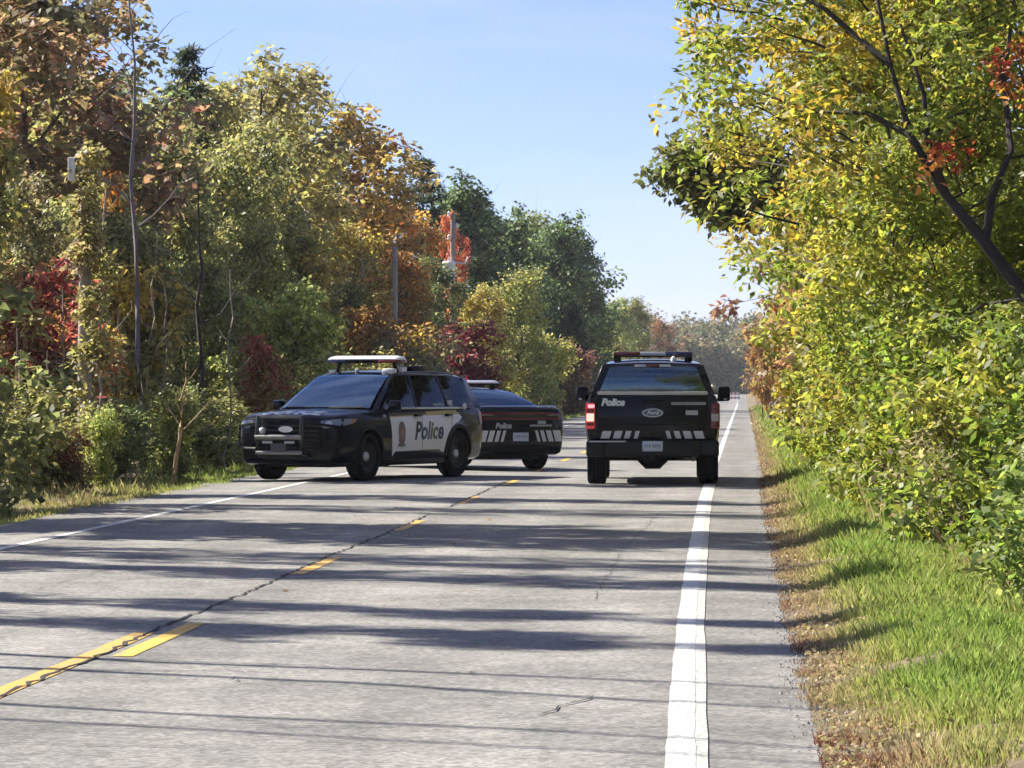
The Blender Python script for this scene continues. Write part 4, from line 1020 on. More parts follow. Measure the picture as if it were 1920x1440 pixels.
def project(bm, bvh, axis, off, cell=0.07, to3=None):
    """bm lies in a 2-D plane (u,v,0); cut it on a grid, then press it against the body along an axis"""
    bmesh.ops.triangulate(bm, faces=bm.faces[:])
    us = [v.co.x for v in bm.verts]; vs_ = [v.co.y for v in bm.verts]
    for lo, hi, nrm in ((min(us), max(us), (1, 0, 0)), (min(vs_), max(vs_), (0, 1, 0))):
        k = math.ceil(lo/cell)*cell
        while k < hi:
            bmesh.ops.bisect_plane(bm, geom=bm.verts[:]+bm.edges[:]+bm.faces[:], plane_co=Vector(nrm)*k, plane_no=nrm, dist=1e-5); k += cell
    bad = []
    for v in bm.verts:
        u, w = v.co.x, v.co.y
        if axis == '+y': o, d = Vector((u, 3, w)), Vector((0, -1, 0))
        elif axis == '-y': o, d = Vector((u, -3, w)), Vector((0, 1, 0))
        elif axis == '-x': o, d = Vector((-6, u, w)), Vector((1, 0, 0))
        elif axis == '+x': o, d = Vector((6, u, w)), Vector((-1, 0, 0))
        else: o, d = Vector((u, w, 5)), Vector((0, 0, -1))
        loc = bvh.ray_cast(o, d)[0]
        if loc is None: bad.append(v); loc = o+d*3
        v.co = loc - d*off
    if bad: bmesh.ops.delete(bm, geom=bad, context='VERTS')
    bmesh.ops.triangulate(bm, faces=bm.faces[:])
    me = bpy.data.meshes.new('mesh'); bm.to_mesh(me); bm.free(); me.shade_smooth(); me.set_sharp_from_angle(angle=R(50))
    return me
def decal(name, poly, bvh, axis, off, mat, parent, cell=0.07):
    bm = bmesh.new(); bm.faces.new([bm.verts.new((u, v, 0)) for u, v in poly])
    return obj(name, project(bm, bvh, axis, off, cell), mat, parent)
def text_bm(body, size, shear=0.0, bold=0.0, cx=0.0, cy=0.0, flip=False, width=None):
    cu = bpy.data.curves.new('txt', 'FONT'); cu.body = body; cu.size = size; cu.shear = shear; cu.offset = bold; cu.resolution_u = 3
    cu.align_x = 'CENTER'; cu.align_y = 'CENTER'
    o = bpy.data.objects.new('txt', cu); COL.objects.link(o); bpy.context.view_layer.update()
    me = bpy.data.meshes.new_from_object(o.evaluated_get(bpy.context.evaluated_depsgraph_get()))
    bpy.data.objects.remove(o); bpy.data.curves.remove(cu)
    bm = bmesh.new(); bm.from_mesh(me); bpy.data.meshes.remove(me)
    xs = [v.co.x for v in bm.verts]; k = 1.0
    if width: k = width/(max(xs)-min(xs))
    for v in bm.verts: v.co = Vector(((-1 if flip else 1)*v.co.x*k+cx, v.co.y*(k if width else 1)+cy, 0))
    return bm
def text_decal(name, body, size, bvh, axis, off, mat, parent, cx, cy, shear=0.0, bold=0.0, flip=False, cell=0.07, width=None):
    return obj(name, project(text_bm(body, size, shear, bold, cx, cy, flip, width), bvh, axis, off, cell), mat, parent)
def para(cx, cz, w, h, sl):                  # slanted block
    return [(cx-w/2-sl/2, cz-h/2), (cx+w/2-sl/2, cz-h/2), (cx+w/2+sl/2, cz+h/2), (cx-w/2+sl/2, cz+h/2)]
def ellipse(cx, cz, a, b, n=24): return [(cx+a*math.cos(2*math.pi*k/n), cz+b*math.sin(2*math.pi*k/n)) for k in range(n)]
def wheel(parent, x, y, r, width, rim_r, cap_r=0.075):
    s = 1 if y > 0 else -1; w = width/2
    prof = [(rim_r, -w*0.8), (rim_r+0.02, -w*0.95), (r*0.87, -w), (r*0.955, -w*0.93), (r*0.99, -w*0.78), (r, -w*0.5), (r-0.008, -w*0.46), (r-0.008, -w*0.38), (r, -w*0.34), (r, -w*0.05), (r-0.008, -w*0.03), (r-0.008, w*0.03), (r, w*0.05), (r, w*0.34), (r-0.008, w*0.38), (r-0.008, w*0.46), (r, w*0.5), (r*0.99, w*0.78), (r*0.955, w*0.93), (r*0.87, w), (rim_r+0.02, w*0.95), (rim_r, w*0.8)]
    o = obj('wheel', lathe_mesh(prof, 36, 'y', 40, closed=True), TYRE, parent); o.location = (x, y, r)
    k = s
    rp = [(0, k*w*0.35), (cap_r*1.4, k*w*0.38), (rim_r*0.55, k*w*0.30), (rim_r*0.80, k*w*0.42), (rim_r*0.88, k*w*0.62), (rim_r*0.97, k*w*0.82), (rim_r*1.03, k*w*0.88), (rim_r*1.03, k*w*0.70), (rim_r*0.98, -k*w*0.6)]
    rm = obj('rim', lathe_mesh(rp, 28, 'y', 40), RIM, o)
    obj('hub_cap', lathe_mesh([(cap_r, k*w*0.35), (cap_r, k*w*0.55), (cap_r*0.85, k*w*0.68), (cap_r*0.4, k*w*0.74), (0, k*w*0.75)], 16, 'y', 50), CAP, o)
    hv = bmesh.new()
    for q in range(8):
        t = 2*math.pi*q/8; c = Vector((math.cos(t)*rim_r*0.68, k*w*0.40, math.sin(t)*rim_r*0.68))
        rr = bmesh.ops.create_uvsphere(hv, u_segments=8, v_segments=6, radius=0.022)
        for v in rr['verts']: v.co = c + Vector((v.co.x, v.co.y*0.3, v.co.z))
    obj('rim_hole', bm_mesh(hv, 60), M('rim_shadow', (0.004, 0.004, 0.004), 0.9), o)
    return o
def arch_trim(parent, x, z, r, bvh, side, mat, a0=-5, a1=185, w=0.055):
    V, Fc = [], []; n = 26
    for i in range(n+1):
        t = R(a0+(a1-a0)*i/n)
        for rr, off in ((r, -0.02), (r, 0.016), (r+w*0.7, 0.016), (r+w, 0.002)):
            px_, pz = x+rr*math.cos(t), z+rr*math.sin(t)
            px2, pz2 = x+(r+w*1.1)*math.cos(t), max(z+(r+w*1.1)*math.sin(t), 0.30)
            loc = bvh.ray_cast(Vector((px2, 3*side, pz2)), Vector((0, -side, 0)))[0]
            y = (loc.y if loc is not None else 0.95*side)
            V.append((px_, y+side*off, pz))
    for i in range(n):
        for k in range(3): Fc.append((i*4+k, i*4+k+1, (i+1)*4+k+1, (i+1)*4+k))
    bm = bmesh.new(); me = mesh_from(V, Fc); bm.from_mesh(me); bpy.data.meshes.remove(me)
    return obj('wheel_arch_trim', bm_mesh(bm, 40), mat, parent)
def headrest(parent, x, y, zb_, h=0.18, w=0.26, backh=0.12, backw=0.46):
    bm = bmesh.new(); add_box(bm, x-0.05, x+0.05, y-w/2, y+w/2, zb_+backh, zb_+backh+h, 0.035)
    add_box(bm, x-0.06, x+0.06, y-backw/2, y+backw/2, zb_-0.02, zb_+backh-0.015, 0.04)
    return obj('seat', bm_mesh(bm, 50), SEATM, parent)
def mirror(parent, x, y, z, w, h, d, side, cap=PAINT):
    bm = bmesh.new(); add_box(bm, x-d/2, x+d/2, y-w/2, y+w/2, z-h/2, z+h/2, 0.035)
    m = obj('side_mirror', bm_mesh(bm, 45), cap, parent)
    bm = bmesh.new(); add_box(bm, x-0.02, x+0.04, min(y, y-side*(w/2+0.12)), max(y, y-side*(w/2+0.12)), z-h/2-0.005, z-h/2+0.045, 0.01)
    obj('mirror_arm', bm_mesh(bm, 40), PLASTIC, m)
    return m
def plate(parent, x, y, z, face, chars, w=0.305, h=0.152):
    p = obj('licence_plate', box_mesh(x-0.006, x+0.006, y-w/2, y+w/2, z-h/2, z+h/2, 0.003), PLATE, parent)
    bm = text_bm(chars, 0.09, bold=0.002, width=w*0.78)
    for v in bm.verts: v.co = Vector((x+face*0.009, y-face*(-v.co.x) if face > 0 else y-v.co.x, z+v.co.y))
    obj('plate_lettering', bm_mesh(bm, recalc=False), PLATE_T, p)
    return p

def dome_lid(x0, x1, y0, y1, z0, z1):
    """a bar lid: flat base, low domed top, rounded ends"""
    prof = [(0.0, 0.0), (0.0, 0.22), (0.08, 0.55), (0.25, 0.85), (0.5, 1.0), (0.75, 0.85), (0.92, 0.55), (1.0, 0.22), (1.0, 0.0)]
    V, m = [], len(prof); st = [(0, 0.55), (0.02, 0.85), (0.06, 1.0), (0.94, 1.0), (0.98, 0.85), (1.0, 0.55)]
    for t, k in st:
        for a, b in prof: V.append(((x0+x1)/2+(a-0.5)*(x1-x0)*(0.6+0.4*k), y0+(y1-y0)*t, z0+(z1-z0)*b*k))
    Fc = [(i*m+j, i*m+(j+1) % m, (i+1)*m+(j+1) % m, (i+1)*m+j) for i in range(len(st)-1) for j in range(m)]
    Fc += [tuple(range(m)), tuple(range((len(st)-1)*m, len(st)*m))[::-1]]
    bm = bmesh.new(); me = mesh_from(V, Fc); bm.from_mesh(me); bpy.data.meshes.remove(me); return bm_mesh(bm, 40)

# ------------------------------------------------------------------ police SUV
def police_suv():
    root = empty('police_suv', (-6.19, 60.76, 0), math.atan2(-0.917, -0.399))
    tag(root, 'black police SUV with white door panel and push bar parked across the lane', 'police car')
    xs = ([-2.60, -2.54, -2.46, -2.30, -1.5, 0.0, 0.9, 1.17, 1.6, 2.0, 2.22, 2.34, 2.41, 2.45],)
    zt = [0.86, 1.02, 1.13, 1.165, 1.165, 1.14, 1.125, 1.12, 1.105, 1.075, 1.05, 1.02, 0.975, 0.89]
    zb = [0.46, 0.38, 0.33, 0.29, 0.26, 0.25, 0.25, 0.25, 0.25, 0.25, 0.26, 0.28, 0.32, 0.38]
    w = [0.80, 0.87, 0.91, 0.95, 0.99, 0.985, 0.985, 0.985, 0.985, 0.97, 0.94, 0.905, 0.86, 0.78]
    me = loft_body(xs, zt, zb, w, 84)
    cuts = [ycyl(x, 0.39, 0.435, s*0.60, s*1.3) for x in (1.51, -1.51) for s in (-1, 1)]
    body = obj('body', boolean_cut(me, cuts), PAINT, root)
    body.data.materials.clear(); body.data.materials.append(PAINT); body.data.shade_smooth(); body.data.set_sharp_from_angle(angle=R(35))
    B = bvh_of(body)
    wm = None
    for x in (1.51, -1.51):
        for s in (-1, 1): wheel(root, x, s*0.84, 0.385, 0.25, 0.235); arch_trim(root, x, 0.39, 0.43, B, s, PLASTIC)
    # cabin
    obj('roof', roof_mesh([0.28, 0.1, -0.5, -1.4, -2.0, -2.32], [1.70, 1.735, 1.768, 1.755, 1.715, 1.665], [0.66, 0.69, 0.715, 0.705, 0.68, 0.64]), PAINT, root)
    for s in (-1, 1):
        obj('pillar', bar((1.16, s*0.865, 1.10), (0.26, s*0.665, 1.66), 0.13, 0.08, 0.06, 0.05, s), PAINT, root)
        obj('pillar', bar((-0.12, s*0.925, 1.12), (-0.22, s*0.70, 1.68), 0.11, 0.09, 0.04, 0.04, s), PLASTIC, root)
        obj('pillar', bar((-1.20, s*0.93, 1.13), (-1.18, s*0.695, 1.67), 0.10, 0.08, 0.04, 0.04, s), PLASTIC, root)
        obj('pillar', bar((-2.30, s*0.85, 1.12), (-2.12, s*0.655, 1.64), 0.36, 0.30, 0.07, 0.06, s), PAINT, root)
        f = lambda x0, x1, x2, x3: [(x0, s*0.925, 1.13), (x1, s*0.93, 1.14), (x2, s*0.708, 1.655), (x3, s*0.70, 1.66)]
        for (a, b, c, d) in ((1.02, -0.08, -0.19, 0.26), (-0.16, -1.16, -1.16, -0.25), (-1.24, -2.14, -1.98, -1.2)):
            cs = f(a, b, c, d)
            if s < 0: cs = cs[::-1]
            obj('side_window', pane(cs, (0, s*0.02, 0.0)), G_SIDE, root)
        mirror(root, 0.86, s*1.075, 1.19, 0.20, 0.165, 0.12, s)
        trim = [(0.92, 1.105), (-1.95, 1.135), (-1.95, 1.165), (0.92, 1.14)]
        t = bmesh.new(); add_box(t, -1.75, 0.92, s*0.925-0.02, s*0.925+0.028, 1.125, 1.158, 0.008)
        obj('window_sill_trim', bm_mesh(t, 40), M('sky_sheen_trim', (0.55, 0.58, 0.60), 0.35, 0.5), root)  # light grey stands in for sky reflected in the door-top moulding
        for hx in (-0.05, -1.10):
            hb = bmesh.new(); add_box(hb, hx-0.11, hx+0.11, s*0.985-0.01, s*0.985+0.045, 1.005, 1.045, 0.012)
            obj('door_handle', bm_mesh(hb, 40), PAINT, root)
        for hx in (0.89, -0.22, -1.28):          # door seams
            ax = '+y' if s > 0 else '-y'
            decal('door_seam', [(hx-0.006, 0.42), (hx+0.006, 0.42), (hx+0.006, 1.10), (hx-0.006, 1.10)] if hx > -1 else [(hx+0.12, 0.62), (hx+0.132, 0.62), (hx+0.006, 1.10), (hx-0.006, 1.10)], B, ax, 0.009, M('seam_black', (0.004, 0.004, 0.005), 0.8), root)
        sk = bmesh.new(); add_box(sk, -1.02, 1.02, s*0.90-0.05, s*0.90+0.06, 0.235, 0.33, 0.02)
        obj('side_sill', bm_mesh(sk, 40), PLASTIC, root)
    obj('windscreen', pane([(1.20, 0.80, 1.145), (1.20, -0.80, 1.145), (0.28, -0.63, 1.665), (0.28, 0.63, 1.665)], (0.05, 0, 0.03), 10, 6), G_WIND, root)
    obj('rear_window', pane([(-2.47, -0.76, 1.16), (-2.47, 0.76, 1.16), (-2.27, 0.60, 1.62), (-2.27, -0.60, 1.62)], (-0.03, 0, 0.01), 8, 4), G_SIDE, root)
    for y in (0.40, -0.40): headrest(root, 0.05, y, 1.16, 0.20, 0.26, 0.14, 0.48)
    obj('cage_partition', box_mesh(-0.28, -0.24, -0.72, 0.72, 1.17, 1.60, 0.01), SEATM, root)
    wh = bmesh.new(); sp = bmesh.ops.create_circle(wh, radius=0.18, segments=20)
    wh.free()
    obj('steering_wheel', tube_mesh([([(0.62+0.05*math.sin(t), 0.42+0.18*math.cos(t), 1.20+0.16*math.sin(t)) for t in [2*math.pi*k/18 for k in range(19)]], 0.014)], 5), SEATM, root)
    # livery, on both sides
    for s in (-1, 1):
        ax = '+y' if s > 0 else '-y'
        arch = [(-1.51+0.52*math.cos(R(a)), 0.39+0.52*math.sin(R(a))) for a in range(84, 6, -6)]
        poly = [(0.84, 1.005), (0.76, 0.37), (0.68, 0.45), (-0.80, 0.47), (-0.90, 0.43)] + [(-0.965, 0.42)] + arch[::-1] + [(-1.60, 0.985), (-1.52, 1.04)]
        decal('door_wrap', poly, B, ax, 0.004, WRAP, root, 0.06)
        decal('bronze_stripe', [(0.85, 1.010), (-0.40, 1.03), (-0.40, 1.085), (0.86, 1.075)], B, ax, 0.005, BROWN, root)
        decal('gold_stripe', [(0.84, 1.000), (-1.52, 1.045), (-1.52, 1.068), (0.84, 1.018)], B, ax, 0.0065, GOLD, root)
        decal('gold_stripe', [(-0.40, 1.035), (-1.45, 1.068), (-1.45, 1.105), (-0.40, 1.085)], B, ax, 0.005, GOLD, root)
        fl = s > 0
        ink = M('picture_lettering', (0.03, 0.04, 0.07), 0.5)
        cx = 0.0
        xs_ = [-0.02, -0.33, -0.52, -0.66, -0.88, -1.12]
        # word on the doors, each letter its own tint as in the photo
        tints = [(0.02, 0.02, 0.025), (0.05, 0.09, 0.13), (0.09, 0.15, 0.20), (0.20, 0.16, 0.12), (0.22, 0.22, 0.08), (0.05, 0.04, 0.16)]
        pos = [(0.00, 0.36), (0.235, 0.26), (0.375, 0.33), (0.465, 0.33), (0.60, 0.26), (0.80, 0.26)]
        wd = obj('police_lettering', project(text_bm('Police', 0.40, 0.28, 0.012, -0.42, 0.765, fl, 0.98), B, ax, 0.0075, 0.05), None, root)
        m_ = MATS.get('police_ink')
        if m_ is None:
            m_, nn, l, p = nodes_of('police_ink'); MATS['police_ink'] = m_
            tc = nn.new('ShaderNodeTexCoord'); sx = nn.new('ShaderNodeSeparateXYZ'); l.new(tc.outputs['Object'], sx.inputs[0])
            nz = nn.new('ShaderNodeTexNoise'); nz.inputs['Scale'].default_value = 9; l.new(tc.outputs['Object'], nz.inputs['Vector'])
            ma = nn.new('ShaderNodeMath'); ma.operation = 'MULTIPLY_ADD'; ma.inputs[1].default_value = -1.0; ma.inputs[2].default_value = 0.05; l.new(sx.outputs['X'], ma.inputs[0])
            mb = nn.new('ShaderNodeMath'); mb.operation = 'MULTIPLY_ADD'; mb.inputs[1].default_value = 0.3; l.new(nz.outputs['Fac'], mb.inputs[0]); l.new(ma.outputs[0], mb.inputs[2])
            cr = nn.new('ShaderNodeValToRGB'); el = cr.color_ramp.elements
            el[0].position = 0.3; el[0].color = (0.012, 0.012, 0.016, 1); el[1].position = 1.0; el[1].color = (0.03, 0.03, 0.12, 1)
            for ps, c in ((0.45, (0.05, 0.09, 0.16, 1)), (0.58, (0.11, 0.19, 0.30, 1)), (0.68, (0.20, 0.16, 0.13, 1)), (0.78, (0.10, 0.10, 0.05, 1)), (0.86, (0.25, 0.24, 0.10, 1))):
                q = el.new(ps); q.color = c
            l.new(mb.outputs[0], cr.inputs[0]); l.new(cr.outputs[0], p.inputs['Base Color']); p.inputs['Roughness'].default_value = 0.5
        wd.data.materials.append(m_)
        # crest: shield with crown and ribbon
        bz = M('crest_bronze', (0.20, 0.13, 0.10), 0.5, var=0.5, scale=40); bz2 = M('crest_rose', (0.36, 0.22, 0.17), 0.5, var=0.4, scale=40); bz3 = M('crest_grey', (0.20, 0.18, 0.17), 0.5, var=0.4, scale=40)
        c0 = 0.475; sg = 1
        cst = decal('crest', [(c0+0.10, 0.62), (c0+0.115, 0.80), (c0+0.09, 0.88), (c0+0.05, 0.925), (c0, 0.935), (c0-0.05, 0.925), (c0-0.09, 0.88), (c0-0.115, 0.80), (c0-0.10, 0.62), (c0-0.05, 0.56), (c0, 0.545), (c0+0.05, 0.56)], B, ax, 0.0075, bz, root)
        decal('crest_field', ellipse(c0, 0.73, 0.062, 0.10), B, ax, 0.0095, bz2, cst)
        decal('crest_ribbon', [(c0+0.14, 0.52), (c0+0.10, 0.585), (c0, 0.56), (c0-0.10, 0.585), (c0-0.14, 0.52), (c0-0.08, 0.535), (c0, 0.515), (c0+0.08, 0.535)], B, ax, 0.0095, bz3, cst)
        decal('fender_mark', [(1.05, 1.0), (0.95, 1.0), (0.95, 1.045), (1.05, 1.045)], B, ax, 0.006, REFL_D, root)
    # unit markings on the rear side glass (driver side)
    for s in (1,):
        f1 = box_mesh(-1.06, -0.70, 0.915, 0.921, 1.185, 1.215, 0.0); obj('window_marking', f1, REFL_D, root)
        f2 = box_mesh(-1.36, -1.20, 0.915, 0.921, 1.175, 1.265, 0.0); obj('window_marking', f2, REFL, root)
        obj('fuel_cap_light', lathe_mesh([(0, 0.95), (0.05, 0.95), (0.055, 0.965), (0.03, 0.985), (0, 0.99)], 14, 'y'), WHITEM, root).location = (-1.72, 0, 1.165)
    # front end
    decal('grille', [(-0.62, 0.62), (0.62, 0.62), (0.66, 0.84), (0.60, 0.955), (-0.60, 0.955), (-0.66, 0.84)], B, '+x', 0.012, PLASTIC, root)
    for k in range(4): obj('grille_bar', box_mesh(2.45, 2.478, -0.58, 0.58, 0.64+0.075*k, 0.662+0.075*k, 0.004), M('grille_dark_chrome', (0.05, 0.05, 0.055), 0.3, 0.5), root)
    decal('lower_intake', [(-0.55, 0.40), (0.55, 0.40), (0.62, 0.55), (-0.62, 0.55)], B, '+x', 0.012, M('intake_black', (0.006, 0.006, 0.006), 0.8), root)
    eb = decal('front_emblem', ellipse(0, 0.82, 0.13, 0.05), B, '+x', 0.03, CHROME, root)
    tx = text_decal('hood_lettering', 'POLICE', 0.16, B, '+z', 0.006, REFL, root, 0, 0, 0, 0.008, False, 0.05, 1.0)
    bpy.data.objects.remove(tx)
    tb = text_bm('POLICE', 0.16, 0, 0.008, 0, 0, False, 1.05)
    for v in tb.verts: v.co = Vector((2.17+v.co.y*1.25, v.co.x, 0))
    obj('hood_lettering', project(tb, B, '+z', 0.006, 0.05), M('white_lettering', (0.78, 0.80, 0.80), 0.4), root)
    for s in (-1, 1):
        hl = decal('headlight', [(s*0.60, 0.86), (s*0.62, 0.955), (s*0.88, 0.985), (s*0.925, 0.975), (s*0.90, 0.87), (s*0.72, 0.835)], B, '+x', 0.010, HEADL, root, 0.04)
        ax = '+y' if s > 0 else '-y'
        decal('headlight_wing', [(2.28, 0.875), (1.98, 0.92), (1.88, 0.985), (2.22, 0.985)], B, ax, 0.010, HEADL, hl, 0.04)
        decal('turn_signal', [(2.06, 0.905), (1.99, 0.93), (1.95, 0.975), (2.05, 0.975)], B, ax, 0.013, AMBER, hl, 0.03)
        decal('reflector_bowl', ellipse(s*0.76, 0.915, 0.055, 0.04, 16), B, '+x', 0.014, CLEARL, hl, 0.03)
        decal('fog_lamp_recess', [(s*0.62, 0.50), (s*0.80, 0.50), (s*0.82, 0.66), (s*0.66, 0.66)], B, '+x', 0.010, PLASTIC, root, 0.05)
        decal('hood_crease', [(2.1, s*0.52), (2.1, s*0.545), (1.25, s*0.64), (1.25, s*0.62)], B, '+z', 0.012, PAINT, root, 0.1)
        decal('tail_light', [(-2.30, 0.86), (-2.52, 0.84), (-2.50, 1.06), (-2.36, 1.09), (-2.24, 1.06)], B, ax, 0.010, DREDL, root, 0.04)
        wp = tube_mesh([([(1.26, s*0.1, 1.155), (1.24, s*0.72, 1.16)], 0.012)], 5); obj('wiper', wp, PLASTIC, root)
    # push bar
    bx = 2.66; pb = obj('push_bar', tube_mesh([([(bx+0.03, -0.42, 0.70), (bx+0.03, 0.42, 0.70)], 0.040)], 8), M('sunlit_bar_grey', (0.20, 0.20, 0.19), 0.42, 0.4), root)  # sunlight is put into the grey of the horizontal bars; uprights stay black
    for s in (-1, 1): obj('upright', tube_mesh([([(2.44, s*0.40, 0.42), (bx, s*0.40, 0.44), (bx+0.02, s*0.40, 0.70), (bx-0.04, s*0.40, 1.03)], 0.042)], 8), M('push_bar_black', (0.02, 0.02, 0.022), 0.3, coat=0.4), pb)
    for z, xo, r_ in ((1.02, -0.04, 0.030), (0.455, 0.0, 0.034)):
        obj('cross_bar', tube_mesh([([(bx+xo, -0.42, z), (bx+xo, 0.42, z)], r_)], 8), M('sunlit_bar_grey', (0.20, 0.20, 0.19), 0.42, 0.4), pb)
    for s in (-1, 1):
        obj('wrap_bar', tube_mesh([([(bx-0.02, s*0.42, 0.92), (bx-0.10, s*0.66, 0.90), (2.36, s*0.90, 0.86), (2.30, s*0.95, 0.70), (2.40, s*0.88, 0.55), (bx-0.10, s*0.66, 0.52), (bx, s*0.42, 0.52)], 0.024)], 7), PLASTIC, pb)
        obj('push_lamp', box_mesh(bx+0.02, bx+0.05, s*0.20-0.09, s*0.20+0.09, 0.60, 0.64, 0.008), REFL_D, pb)
    obj('push_lamp', lathe_mesh([(0, 0), (0.05, 0), (0.06, 0.03), (0.055, 0.055), (0, 0.06)], 12, 'y'), CLEARL, pb).location = (bx, -0.34, 0.80)
    obj('licence_plate', box_mesh(bx+0.03, bx+0.04, -0.14, 0.14, 0.48, 0.60, 0.003), M('dim_plate', (0.05, 0.055, 0.065), 0.5), root)
    # roof equipment
    lb = obj('light_bar', box_mesh(-0.30, 0.04, -0.64, 0.64, 1.875, 1.925, 0.022), PLASTIC, root)
    obj('light_bar_lid', dome_lid(-0.31, 0.05, -0.65, 0.65, 1.927, 1.995), M('sun_glint_lid', (0.90, 0.91, 0.89), 0.22, coat=0.6), lb)  # white colour and domed shape stand in for sun glint on a clear top
    for s, mm in ((1, REDL), (-1, BLUEL)):
        obj('light_bar_lens', box_mesh(-0.315, 0.055, min(s*0.30, s*0.655), max(s*0.30, s*0.655), 1.878, 1.926, 0.01), mm, lb)
        obj('light_bar_foot', tube_mesh([([(-0.13, s*0.50, 1.875), (-0.13, s*0.56, 1.73)], 0.03)], 6), PLASTIC, lb)
    for (x, y, sx, sy, h, m2) in ((0.12, -0.50, 0.10, 0.10, 0.06, WHITEM), (0.10, -0.05, 0.06, 0.06, 0.05, REFL), (0.05, 0.52, 0.16, 0.20, 0.075, WHITEM), (-0.25, 0.56, 0.16, 0.16, 0.08, WHITEM)):
        z = float(pchip([0.28, 0.1, -0.5, -1.4], [1.70, 1.735, 1.768, 1.755], np.array([x]))[0])-0.03*(abs(y)/0.5)
        obj('roof_camera', box_mesh(x-sx/2, x+sx/2, y-sy/2, y+sy/2, z-0.02, z+h, 0.018), m2, root)
    obj('roof_antenna_box', box_mesh(-0.95, -0.55, 0.28, 0.62, 1.735, 1.835, 0.03), PLASTIC, root)
    obj('roof_rail', tube_mesh([([(-0.2, 0.66, 1.72), (-1.2, 0.66, 1.735), (-1.95, 0.62, 1.69)], 0.016)], 6), M('roof_rail_grey', (0.2, 0.2, 0.2), 0.4, 0.5), root)
    obj('roof_rail', tube_mesh([([(-0.2, -0.66, 1.72), (-1.2, -0.66, 1.735), (-1.95, -0.62, 1.69)], 0.016)], 6), MATS['roof_rail_grey'], root)
    un = bmesh.new(); add_box(un, -2.2, 2.1, -0.6, 0.6, 0.22, 0.40, 0.03); obj('underbody', bm_mesh(un, 40), PLASTIC, root)
    return root
police_suv()

